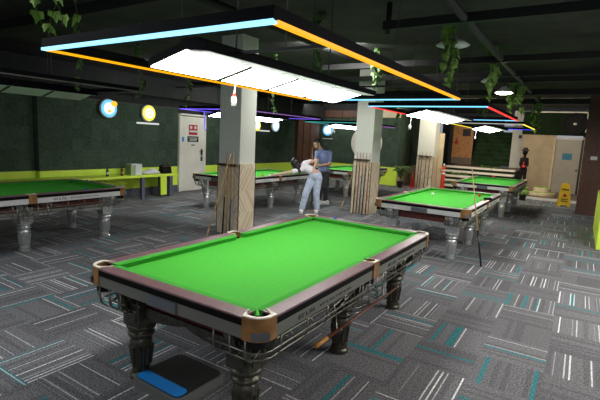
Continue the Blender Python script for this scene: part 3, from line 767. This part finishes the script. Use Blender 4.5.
# ---------------------------------------------------------------- left bench and things on it
t = thing('wall_bench', 'lime green bench along the left wall with dark posts', 'bench', (-9.75, 5.6, 0))
MB().box((0, 0, .60), (.60, 5.8, .06)).build('bench_top', 'lime_top', t, bevel=.006)
for y in (-2.4, -.9, 0.35, 1.77): MB().box((.22, y, .285), (.08, .09, .57)).build('post', 'slate', t)
MB().box((.05, 2.66, .285), (.5, .10, .57)).build('end_post', 'slate', t)
MB().box((.262, 2.42, .32), (.03, .20, .50)).build('lime_post', 'lime', t)
def bottle(x, y, z, label, m, cap='white'):
    t = thing('bottle', label, 'bottle', (x, y, z), 0, 'bottles on the lime bench')
    MB().lathe([(.030, 0), (.034, .01), (.034, .13), (.028, .16), (.013, .19), (.013, .235)], 14).build('glass', m, t, True)
    MB().lathe([(.035, .05), (.035, .11)], 14).build('paper_label', cap, t)
bottle(-9.60, 6.42, .63, 'green bottle on the lime bench, left of the two', 'bottle')
bottle(-9.60, 6.82, .63, 'brown bottle on the lime bench, nearer the pale box', 'brownb', 'orange_wood')
t = thing('box', 'pale box with green side on the lime bench', 'box', (-9.68, 7.22, .63))
MB().box((0, 0, .13), (.24, .34, .26)).build('carton', 'boxg', t, bevel=.005); MB().box((.125, .06, .13), (.008, .20, .25)).build('front_panel', 'box', t); MB().box((0, .02, .27), (.22, .30, .02)).build('flap', 'white', t)
m = MB()
for (y, z, a, b, c) in ((7.62, .68, .12, .20, .06), (7.76, .70, .10, .16, .08), (7.85, .67, .13, .14, .05), (7.7, .74, .06, .10, .04)): m.ell((-9.62, y, z), (a, b, c))
tag(m.build('folded_cloth', 'cloth_w', remesh=.015), 'crumpled white cloth on the lime bench between box and bag', 'cloth')
t = thing('handbag', 'black handbag at the right end of the lime bench', 'bag', (-9.66, 8.22, .63))
MB().box((0, 0, .11), (.18, .34, .22), taper=.85).build('body', 'bag', t, bevel=.02)
MB().tube([(0, -.10, .21), (0, -.07, .29), (0, .07, .29), (0, .10, .21)], .009, 6).build('handle', 'bag', t, True)
MB().box((.075, 0, .2), (.05, .30, .02)).build('red_trim', 'brown', t)

# ---------------------------------------------------------------- small things on and around tables
def ball(x, y, label, m, z=BED, grp='balls on the pool tables'):
    tag(MB().ell((0, 0, .0285), (.0285,)*3, 20, 12).build('pool_ball', m, None, True, (x, y, z)), label, 'ball', grp)
ball(-2.39, 8.62, 'white ball alone on the second table', 'ballw')
ball(-1.65, 9.31, 'red ball near the far right of the second table', 'ballr')
ball(-6.62, 8.10, 'white ball nearest the column on the table the woman leans over', 'ballw')
ball(-6.58, 8.62, 'orange ball on the table the woman leans over', 'ballo')
ball(-6.48, 8.76, 'second white ball, right of the orange ball', 'ballw')
ball(-6.72, 9.2, 'grey-blue ball near the woman\'s hand', 'ballg')
ball(-2.32, 15.04, 'red ball resting on the far rail of the small far table', 'ballr', z=TOP+.0)
def chalk(x, y, label, m='chalk'):
    tag(MB().box((0, 0, .0125), (.025, .025, .025)).build('chalk_cube', m, None, False, (x, y, TOP), bevel=.002), label, 'chalk', 'chalk cubes on the table rails')
chalk(-2.43, 4.66, 'blue chalk on the far rail of the nearest table')
chalk(-7.33, 4.50, 'blue chalk on the far rail of the dark table at left')
chalk(-6.30, 3.86, 'blue chalk on the right rail of the dark table at left')
tag(MB().box((0, 0, .015), (.14, .08, .03)).box((.03, .01, .03), (.05, .04, .02)).build('cloth_glove', 'bag', None, False, (-1.365, 8.54, TOP), bevel=.008), 'small dark glove lying on the right rail of the second table', 'glove')
cue((-1.10, 6.93, .0), (-1.352, 6.83, 1.45), 'long cue leaning on the near corner of the second table, black butt', 'cueb', None, .38)
cue((-1.272, 2.28, .497), (-1.272, 3.75, .497), 'cue lying in the wire rack of the nearest table, orange end', 'cueo', None, .10, shaft='cuer')
cue((-6.30, 7.9, .562), (-6.30, 9.1, .562), 'cue lying in the wire rack of the table the woman leans over', 'cueb', None, .1, shaft='cuer')
# low platform under the nearest table
t = thing('low_platform', 'low black platform with a bright blue strip under the nearest table', 'platform', (-2.26, 2.06, 0), -.02)
def rrect(w, l, r, n=5):
    p = []
    for cx, cy, a0 in ((w/2-r, l/2-r, 0), (-w/2+r, l/2-r, 90), (-w/2+r, -l/2+r, 180), (w/2-r, -l/2+r, 270)): p += arc((cx, cy), r, a0, a0+90, n)
    return p
MB().prism(rrect(.50, .46, .06), .0, .06).build('base', 'mat_edge', t)
MB().prism(rrect(.46, .42, .05), .06, .065).build('top_mat', 'mat_blk', t)
MB().prism([(x, y-.155) for x, y in rrect(.44, .10, .035)], .065, .070).build('blue_strip', 'sblue', t)

# ---------------------------------------------------------------- ivy
def leaf_shape(m, p, nrm, upv, s):
    z = nrm.normalized(); y = (upv - z*upv.dot(z)).normalized(); x = y.cross(z)
    pts = [(0, .0), (.45, -.12), (.55, .25), (.25, .45), (0, .95), (-.25, .45), (-.55, .25), (-.45, -.12)]
    v = [m.bm.verts.new(p + (x*a + y*b - z*(abs(a)*.35+b*b*.2))*s) for a, b in pts]
    c = m.bm.verts.new(p + (y*.3)*s + z*s*.08)
    for i in range(8): m.face([c, v[i], v[(i+1) % 8]])
def vine(x, y, z0, z1, w, n, label, s=.07, leaf='leaf', sway=.05):
    rr = random.Random(int(abs(x*1000+y*77)))
    t = thing('ivy_vine', label, 'vine', (x, y, z0), 0, 'ivy strands hanging from the ceiling')
    L = z0-z1; st = MB(); strands = max(1, int(w/.08)); lf = MB(); pts_all = []
    for k in range(strands):
        ph = rr.random()*6; ox = (rr.random()-.5)*w*.7; oy = (rr.random()-.5)*w*.7; Lk = L*(1 if k == 0 else .5+.5*rr.random())
        pts = [Vector((ox*min(1, i/3)+math.sin(i*.9+ph)*sway*.6, oy*min(1, i/3)+math.cos(i*.7+ph)*sway*.6, -Lk*i/10)) for i in range(11)]
        st.tube(pts, .004, 5); pts_all.append(pts)
    for i in range(n):
        pts = pts_all[i % strands]; u = rr.random()*9.99; a = int(u); p = pts[a].lerp(pts[a+1], u-a)
        ang = rr.random()*2*PI; out = Vector((math.cos(ang), math.sin(ang), .3+rr.random()*.4))
        p = p + Vector((math.cos(ang), math.sin(ang), 0))*rr.random()*.05
        leaf_shape(lf, p, out, Vector((math.cos(ang)*.4, math.sin(ang)*.4, -1)), s*(.7+.6*rr.random()))
    lf.build('leaves', leaf, t); st.build('stem', 'stem', t)
VINES = [
    (-4.38, 2.42, CEIL, 2.62, .34, 46, 'large ivy strand at the top left corner of the photo', .10, 'leaf'),
    (-6.40, 3.85, CEIL, 2.36, .10, 44, 'thin ivy strand behind the left orange light edge, leftmost', .07, 'leaf2'),
    (-6.08, 4.66, CEIL, 2.32, .10, 48, 'ivy strand hanging left of the nearest panel lamp', .07, 'leaf2'),
    (-6.92, 6.49, CEIL, 2.32, .08, 44, 'thin ivy strand in front of the cream door top', .07, 'leaf2'),
    (-5.43, 7.44, CEIL, 2.30, .08, 40, 'thin ivy strand seen just right of the nearest column', .07, 'leaf2'),
    (-3.18, 5.33, CEIL, 2.62, .22, 60, 'ivy strand above the far end of the nearest panel lamp', .09, 'leaf2'),
    (-3.38, 7.62, CEIL, 2.76, .24, 60, 'ivy strand on the column top beside the people', .09, 'leaf2'),
    (-5.10, 13.6, CEIL, 2.20, .18, 50, 'distant ivy strand in front of the pale board on the back wall', .10, 'leaf'),
    (-1.62, 6.12, CEIL, 2.50, .26, 160, 'bushy ivy strand in front of the white bell pendant', .085, 'leaf'),
    (-1.46, 8.0, CEIL, 2.48, .28, 190, 'dense ivy column in the middle of the three on the right', .085, 'leaf'),
    (-1.42, 11.2, CEIL, 2.42, .55, 150, 'wide ivy strand below the small lit pendant', .10, 'leaf'),
    (-1.30, 14.9, CEIL, 2.36, .35, 80, 'farthest ivy strand beside the turf above the taupe door', .11, 'leaf'),
    (-3.05, 15.8, CEIL, 2.60, .40, 60, 'leafy strand hanging over the wooden door', .12, 'leaf'),
]
for a in VINES: vine(*a)

# ---------------------------------------------------------------- potted plants, signs, bollard
def potted(x, y, z, r, h, label, kind, ph=.2, n=60, pm='pot'):
    rr = random.Random(int(abs(x*99+y*13)))
    t = thing('potted_plant', label, 'plant', (x, y, z))
    MB().lathe([(r*.72, 0), (r, ph*.95), (r*1.06, ph), (r*.92, ph), (r*.9, ph-.02)], 18).build('pot', pm, t, True)
    MB().lathe([(r*.9, ph-.03), (r*.9, ph-.012)], 16).build('soil', 'soil', t)
    st = MB(); lf = MB()
    if kind == 'palm':
        for i in range(13):
            a = i*2.4; rad = h*(.22+.18*rr.random()); top = h*(.75+.3*rr.random())
            pts = [Vector((math.cos(a)*rad*(u**1.6), math.sin(a)*rad*(u**1.6), ph+(top-ph)*math.sin(u*1.9)/math.sin(1.57))) for u in [j/8 for j in range(9)]]
            st.tube(pts, .006, 5)
            for j in range(2, 9):
                for sd in (-1, 1):
                    side = Vector((-math.sin(a), math.cos(a), 0))*sd; leaf_shape(lf, pts[j], Vector((0, 0, 1))+side*.2, side+Vector((math.cos(a), math.sin(a), -.5))*.7, .12)
    else:
        for i in range(n):
            a = rr.random()*2*PI; q = rr.random()**.6; p = Vector((math.cos(a)*r*1.5*q, math.sin(a)*r*1.5*q, ph+(h-ph)*rr.random()*(1.1-q*.6)))
            leaf_shape(lf, p, Vector((math.cos(a), math.sin(a), .8)), Vector((math.cos(a), math.sin(a), .2)), .10)
            if i % 5 == 0: st.tube([(0, 0, ph-.02), p*.5+Vector((0, 0, ph*.5)), p], .005, 5)
    lf.build('leaves', 'leaf2' if kind == 'palm' else 'leaf', t); st.build('stem', 'stem', t)
potted(-6.08, 17.05, 0, .12, .85, 'potted palm left of the distant column, black pot', 'palm', .25)
potted(-5.98, 18.35, 0, .10, .55, 'smaller potted palm beside the red cone', 'palm', .22)
potted(-1.62, 17.1, 0, .13, .62, 'potted plant in a black pot below the small black figure', 'bush', .22, 50)
t = thing('planter', 'round tiered planter with low greenery before the tan wall', 'planter', (-1.16, 18.9, .06))
MB().lathe([(.42, 0), (.46, .02), (.46, .13), (.40, .14)], 28).build('lower_tier', 'tan2', t, 'auto')
MB().lathe([(.26, .14), (.29, .16), (.29, .30), (.24, .31)], 24).build('upper_tier', 'tan2', t, 'auto')
lf = MB(); rr = random.Random(3)
for i in range(110):
    a = rr.random()*6.283; q = .31+.10*rr.random() if i % 2 else .24*rr.random()
    leaf_shape(lf, Vector((q*math.cos(a), q*math.sin(a), (.16 if i % 2 else .34))), Vector((math.cos(a), math.sin(a), 1)), Vector((math.cos(a), math.sin(a), .3)), .10)
lf.build('leaves', 'leaf', t)
# greenery scattered on the steps
for x, y, z, l in ((-4.45, 18.65, .21, 'low ivy tuft on the lowest pale step'), (-4.35, 19.25, .57, 'ivy tuft on the third pale step'), (-3.25, 19.9, .90, 'ivy tuft at the top of the pale steps')):
    lf = MB(); rr = random.Random(int(z*100))
    for i in range(30):
        a = rr.random()*6.28; leaf_shape(lf, Vector((rr.uniform(-.35, .35), rr.uniform(-.05, .05), .02+.1*rr.random())), Vector((math.cos(a), math.sin(a), 1)), Vector((math.cos(a), math.sin(a), .3)), .09)
    tag(lf.build('ivy_tuft', 'leaf2', None, False, (x, y, z)), l, 'plant', 'ivy tufts on the steps')

t = thing('bollard', 'orange red bollard with two white bands before the pale steps', 'bollard', (-4.72, 18.30, 0))
MB().lathe([(.10, 0), (.13, .0), (.13, .03), (.075, .05), (.072, .86), (.05, .90), (.03, .91)], 20).build('post', 'red', t, 'auto')
MB().lathe([(.0755, .58), (.0755, .66)], 20).lathe([(.0755, .72), (.0755, .78)], 20).build('reflective_band', 'white', t, True)
MB().box((-.06, -.03, .86), (.14, .05, .05)).build('yellow_clip', 'yellow', t)
MB().lathe([(.02, .91), (.04, .93), (.04, 1.0), (.015, 1.03)], 14).build('cap_light', 'white', t, True)
t = thing('traffic_cone', 'narrow red cone beside the distant column', 'cone', (-5.74, 17.52, 0))
t.location = (-5.74, 17.52, 0)
MB().box((0, 0, .015), (.22, .22, .03)).build('base', 'red', t); MB().lathe([(.09, .03), (.02, .62), (.015, .63)], 18).build('cone_body', 'red', t, True)

t = thing('wet_floor_sign', 'yellow folding wet floor sign in front of the taupe door', 'floor sign', (-.36, 16.62, 0), .10)
for sg in (-1, 1):
    m = MB(); R = []
    def PT(x, z, d=0): return (x, sg*(.16*(1-z/.74)+.012+d), z)
    ol = [(-.19, 0), (-.11, 0), (-.09, .05), (.09, .05), (.11, 0), (.19, 0), (.12, .70), (.08, .74), (-.08, .74), (-.12, .70)]
    for dd in (0, .012): R.append([m.bm.verts.new(PT(x, z, dd)) for x, z in ol])
    m.face(R[0]); m.face(R[1][::-1])
    for i in range(len(ol)): m.face([R[0][i], R[0][(i+1) % len(ol)], R[1][(i+1) % len(ol)], R[1][i]])
    p = m.build('sign_board', 'yellow', t)
    k = MB()
    def mark(x, z, w, h): k.box((x, sg*(.16*(1-z/.74)+.027), z), (w, .006, h), rx=sg*.21)
    for i in range(4): mark(-.075+i*.05, .55, .032, .055)
    for i in range(5): mark(-.08+i*.04, .17, .028, .035)
    mark(0, .24, .20, .018)
    k.build('lettering', 'black', p)
    k = MB(); 
    vs_ = [k.bm.verts.new((x, sg*(.16*(1-z/.74)+.028), z)) for x, z in ((-.07, .32), (.07, .32), (0, .44))]; k.face(vs_)
    f2 = [k.bm.verts.new((x, sg*(.16*(1-z/.74)+.024), z)) for x, z in ((-.07, .32), (.07, .32), (0, .44))]; k.face(f2[::-1])
    for i in range(3): k.face([vs_[i], vs_[(i+1) % 3], f2[(i+1) % 3], f2[i]])
    k.build('warning_triangle', 'redsign', p)
MB().tube([(-.08, 0, .735), (.08, 0, .735)], .014, 8).build('hinge', 'yellow', t)
tag(MB().box((0, 0, 1.12), (.36, .05, 2.24)).build('leaning_board', 'tan2', None, False, (-5.00, 18.38, 0)), 'tall narrow pale board between the distant column and the steps', 'board')
struct(MB().box((-5.55, 22.4, 1.73), (.14, .3, 3.48)).build('trim_10', 'black'))

# small black dressed statue on a plinth
t = thing('statue', 'small black standing figure with a red scarf right of the steps', 'statue', (-1.86, 18.75, 0))
MB().box((0, 0, .17), (.30, .30, .34)).build('plinth', 'stepw', t)
m = MB()
for sx in (-1, 1):
    m.cap((sx*.075, 0, .38), (sx*.07, 0, .72), .045, .055).cap((sx*.07, 0, .72), (sx*.06, 0, 1.02), .055, .075)
    m.ell((sx*.08, -.05, .365), (.045, .09, .03))
    m.cap((sx*.11, 0, 1.42), (sx*.135, .0, 1.18), .040, .034).cap((sx*.135, 0, 1.18), (sx*.08, -.12, 1.10), .034, .03)
m.ell((0, 0, 1.08), (.10, .09, .12)).ell((0, 0, 1.30), (.115, .09, .20)).cap((0, 0, 1.42), (0, 0, 1.56), .05, .045).ell((0, -.01, 1.66), (.095, .105, .12)).ell((0, -.11, 1.64), (.04, .04, .035))
m.build('body', 'bag', t, remesh=.014)
MB().ell((0, -.075, 1.12), (.085, .05, .05)).box((0, -.10, 1.22), (.03, .02, .14), taper=1.0).build('red_scarf', 'red', t, True)
MB().lathe([(.10, 1.70), (.15, 1.72), (.15, 1.735), (.095, 1.75), (.08, 1.82), (.03, 1.84)], 18).build('hat', 'black', t, True)

# ---------------------------------------------------------------- people
e1 = Vector((math.cos(YAW), math.sin(YAW), 0)); e2 = Vector((-math.sin(YAW), math.cos(YAW), 0))
def person(label, loc, rz):
    return thing('person', label, 'person', loc, rz)
def hand(m, wrist, d, side, s=1.0, curl=.5, down=Vector((0, 0, -1))):
    """palm + four unequal fingers + thumb; d = pointing direction, side = thumb side"""
    wrist, d, side = Vector(wrist), Vector(d).normalized(), Vector(side).normalized(); n = down.normalized()
    pc = wrist+d*.05*s
    R = Matrix((side, d, side.cross(d))).transposed()
    m.ell(pc, (.040*s, .052*s, .016*s), 12, 8, R)
    m.cap(wrist, pc, .024*s, .022*s, 10)
    for i, (o, L) in enumerate(((.030, .070), (.010, .080), (-.010, .075), (-.030, .060))):
        a = wrist+d*.088*s+side*o*s; b = a+(d+n*curl*.4+side*o*2).normalized()*L*.55*s; c_ = b+(d*(1-curl*.6)+n*curl).normalized()*L*.5*s
        m.cap(a, b, .0098*s, .009*s, 8).cap(b, c_, .009*s, .0075*s, 8)
    a = wrist+d*.025*s+side*.030*s; b = a+(side*.9+d*.6).normalized()*.038*s; c_ = b+(d+side*.25+n*curl*.4).normalized()*.032*s
    m.cap(a, b, .013*s, .011*s, 8).cap(b, c_, .011*s, .0085*s, 8)
def head(m, c, face, upv, s=1.0):
    """skull, jaw, nose, ears, lips; returns a function mapping (right, front, up) to points"""
    f = Vector(face).normalized(); u = (Vector(upv)-f*Vector(upv).dot(f)).normalized(); r = f.cross(u); c = Vector(c)
    R = Matrix((r, f, u)).transposed()
    W_ = lambda x, y, z: c + R @ Vector((x*s, y*s, z*s))
    m.ell(W_(0, -.010, .028), (.076*s, .098*s, .092*s), 18, 12, R)
    m.ell(W_(0, .028, -.030), (.060*s, .064*s, .085*s), 16, 10, R)
    m.ell(W_(0, .066, -.085), (.028*s, .022*s, .022*s), 10, 8, R)       # chin
    m.cap(W_(0, .090, .020), W_(0, .108, -.020), .009*s, .014*s, 8)      # nose
    m.ell(W_(0, .082, .030), (.050*s, .016*s, .012*s), 10, 6, R)        # brow
    m.ell(W_(0, .088, -.052), (.024*s, .010*s, .010*s), 10, 6, R)       # mouth
    for sx in (-1, 1): m.ell(W_(sx*.078, -.005, -.008), (.012*s, .024*s, .034*s), 10, 8, R)
    return W_, R

# man: stands, head bowed to the left, right hand reaching to the woman's elbow
man = person('bearded man in a blue t-shirt and charcoal trousers standing over the woman', (-5.88, 10.37, 0), YAW)
# local axes: x = to the right in the photo, y = away, z = up
b = MB()
HD = (-.19, -.03, 1.635)
Wm, Rm = head(b, HD, (-.85, -.35, -.42), (-.40, -.1, 1), 1.05)
b.cap((-.05, .0, 1.44), (-.14, -.015, 1.57), .058, .056)
b.ell((-.01, 0, 1.28), (.165, .115, .20)).ell((.01, .02, 1.05), (.145, .105, .17)).ell((.02, .02, .93), (.15, .11, .13))
sh = {-1: (-.17, -.02, 1.405), 1: (.165, .03, 1.40)}
b.cap(sh[-1], sh[1], .065, .068)
# near arm (photo right) comes forward and reaches left; far arm reaches further left
b.cap((.17, .0, 1.38), (.17, -.09, 1.13), .052, .043).cap((.17, -.09, 1.13), (-.13, -.17, 1.075), .042, .030)
hand(b, (-.13, -.17, 1.075), (-1, -.12, -.05), (0, -.2, 1), .95, .6)
b.cap((-.17, -.03, 1.38), (-.24, -.16, 1.18), .052, .043).cap((-.24, -.16, 1.18), (-.37, -.26, 1.16), .042, .030)
hand(b, (-.37, -.26, 1.16), (-1, -.2, -.2), (0, -.4, 1), .95, .7)
for sx, kn, an in ((-.085, (-.02, -.06, .50), (-.08, .02, .10)), (.095, (.11, .0, .50), (.13, .10, .10))):
    b.cap((sx, .02, .90), kn, .090, .058).cap(kn, an, .056, .038)
    b.ell((an[0]-.03, an[1]-.02, .05), (.11, .045, .035))
b.build('body', 'skin', man, remesh=.011)
c = MB()      # shirt
c.ell((-.01, 0, 1.27), (.170, .125, .20)).ell((.01, .02, 1.05), (.155, .122, .20)).ell((.02, .02, .96), (.158, .124, .12)).cap(sh[-1], sh[1], .082, .084).cap((-.05, 0, 1.43), (-.09, -.01, 1.475), .078, .068)
c.cap((.17, .01, 1.38), (.172, -.055, 1.20), .070, .066).cap((-.17, -.03, 1.38), (-.215, -.10, 1.24), .070, .062)
c.build('t_shirt', 'navy', man, remesh=.012)
c = MB()
c.ell((.02, .02, .88), (.165, .125, .12))
for sx, kn, an in ((-.075, (-.02, -.06, .50), (-.07, .02, .13)), (.095, (.11, .0, .50), (.125, .10, .13))):
    c.cap((sx, .02, .86), kn, .105, .075).cap(kn, an, .074, .060)
c.build('trousers', 'dtr', man, remesh=.012)
for nm, x, y in (('shoe', -.11, .0), ('shoe', .10, .08)):
    s2 = MB().ell((x, y, .052), (.135, .052, .045), 14, 9).ell((x+.06, y, .075), (.07, .052, .055)).box((x, y, .016), (.25, .09, .03)); s2.build(nm, 'shoe', man, remesh=.009)
h = MB(); h.ell(Wm(0, -.026, .052), (.084, .100, .088), 18, 12, Rm).ell(Wm(0, .045, .105), (.062, .050, .034), 14, 8, Rm).ell(Wm(0, -.075, -.01), (.07, .045, .07), 12, 8, Rm)
for sx in (-1, 1): h.cap(Wm(sx*.074, .015, .03), Wm(sx*.070, .022, -.04), .014, .012, 8)
h.build('hair', 'hair', man, remesh=.009)
h = MB()
for sx in (-1, 1): h.cap(Wm(sx*.064, .02, -.05), Wm(sx*.045, .065, -.085), .016, .018, 8).cap(Wm(sx*.045, .065, -.085), Wm(0, .085, -.100), .018, .020, 8)
h.cap(Wm(-.025, .096, -.038), Wm(.025, .096, -.038), .007, .007, 8)
h.build('beard', 'hair', man, remesh=.006)
for sx in (-1, 1):
    MB().ell(Wm(sx*.032, .086, .006), (.013, .010, .008), 10, 8, Rm).build('eye', 'eye', man, True)
    MB().cap(Wm(sx*.018, .100, .030), Wm(sx*.050, .088, .030), .005, .004, 6).build('eyebrow', 'hair', man, True)
MB().ell(Wm(0, .098, -.054), (.022, .006, .007), 10, 6, Rm).build('lips', 'lip', man, True)

# woman: bends to the left over the table, left arm stretched out, right elbow raised
wom = person('black-haired woman in a white crop top and pale jeans bending over a table', (-5.42, 8.99, 0), YAW)
b = MB()
HC = (-.375, -.10, 1.165)
Ww, Rw = head(b, HC, (-.80, -.12, -.50), (-.45, .0, .9), .96)
b.cap((-.20, -.06, 1.12), (-.34, -.09, 1.14), .048, .048)
b.ell((.10, .0, .92), (.150, .125, .12)).cap((.09, 0, .96), (.0, -.02, 1.03), .105, .092).cap((.0, -.02, 1.03), (-.15, -.06, 1.09), .094, .092)
SL = (-.24, -.16, 1.045); SR_ = (-.16, .06, 1.19)
b.cap(SL, SR_, .055, .055)
b.cap(SL, (-.58, -.27, .965), .046, .036).cap((-.58, -.27, .965), (-.86, -.30, .898), .036, .026)
hand(b, (-.86, -.30, .898), (-1, -.1, -.12), (.1, 1, 0), .88, .35)
EL = (.13, .04, 1.27)
b.cap(SR_, EL, .045, .038).cap(EL, (.05, .0, 1.06), .036, .026)
hand(b, (.05, .0, 1.06), (-.3, -.2, -1), (-1, 0, 0), .88, .9, Vector((-1, 0, 0)))
LEG = ((-.0, (-.10, -.05, .47), (-.175, -.02, .09)), (.14, (.155, .0, .47), (.185, .06, .09)))
for hx, kn, an in LEG:
    b.cap((hx+.03, 0, .88), kn, .088, .052).cap(kn, an, .050, .034); b.ell((an[0]-.02, an[1]-.03, .045), (.06, .09, .035))
b.build('body', 'skin2', wom, remesh=.010)
c = MB(); c.cap((-.04, -.03, 1.04), (-.15, -.06, 1.09), .108, .106).cap(SL, SR_, .066, .064).cap(SL, (-.42, -.21, 1.0), .062, .056).cap(SR_, (-.03, .07, 1.235), .062, .056)
c.build('crop_top', 'wtee', wom, remesh=.011)
c = MB(); c.ell((.10, .0, .89), (.168, .145, .125)).ell((.13, .01, .93), (.13, .13, .10))
for hx, kn, an in LEG: c.cap((hx+.035, 0, .85), kn, .108, .082).cap(kn, (an[0]+.005, an[1], .115), .080, .072)
c.build('jeans', 'jean', wom, remesh=.012)
for hx, kn, an in LEG:
    MB().ell((an[0]-.01, an[1]-.04, .048), (.048, .115, .042)).box((an[0]-.01, an[1]-.04, .015), (.08, .21, .03)).build('shoe', 'shoe', wom, remesh=.009)
h = MB(); h.ell(Ww(0, -.015, .045), (.100, .118, .108), 18, 12, Rw).cap(Ww(-.09, .03, .02), Ww(-.09, .05, -.10), .035, .03).ell(Ww(0, -.03, -.04), (.088, .075, .10), 16, 10, Rw)
h.cap(Ww(0, -.06, .02), (-.28, -.16, 1.06), .075, .055).cap((-.33, -.18, 1.10), (-.27, -.22, 1.0), .055, .035).cap(Ww(.03, .03, .05), (-.38, -.20, 1.02), .05, .03)
h.build('hair', 'hair', wom, remesh=.009)
for sx in (-1, 1): MB().ell(Ww(sx*.030, .080, .006), (.011, .009, .007), 10, 8, Rw).build('eye', 'eye', wom, True)
MB().ell(Ww(0, .090, -.050), (.020, .007, .008), 10, 6, Rw).build('lips', 'lip', wom, True)
cue((-5.86, 9.86, 0), (-5.92, 9.82, 1.56), 'cue held upright between the man and the woman', 'cueb', None, .35)

# table at left has its lamp off: same cloth, nothing else to change

# the nearest table gets a darker metal and apron panel than the others
M['dark_metal'] = mat('dark_cast_metal', (.085, .080, .060), .38, .6, noise=.3, scale=26, bump=.7)
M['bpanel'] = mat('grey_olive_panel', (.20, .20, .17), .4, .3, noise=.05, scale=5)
paint(T1, {'cast_silver': M['dark_metal'], 'champagne_panel': M['bpanel']})
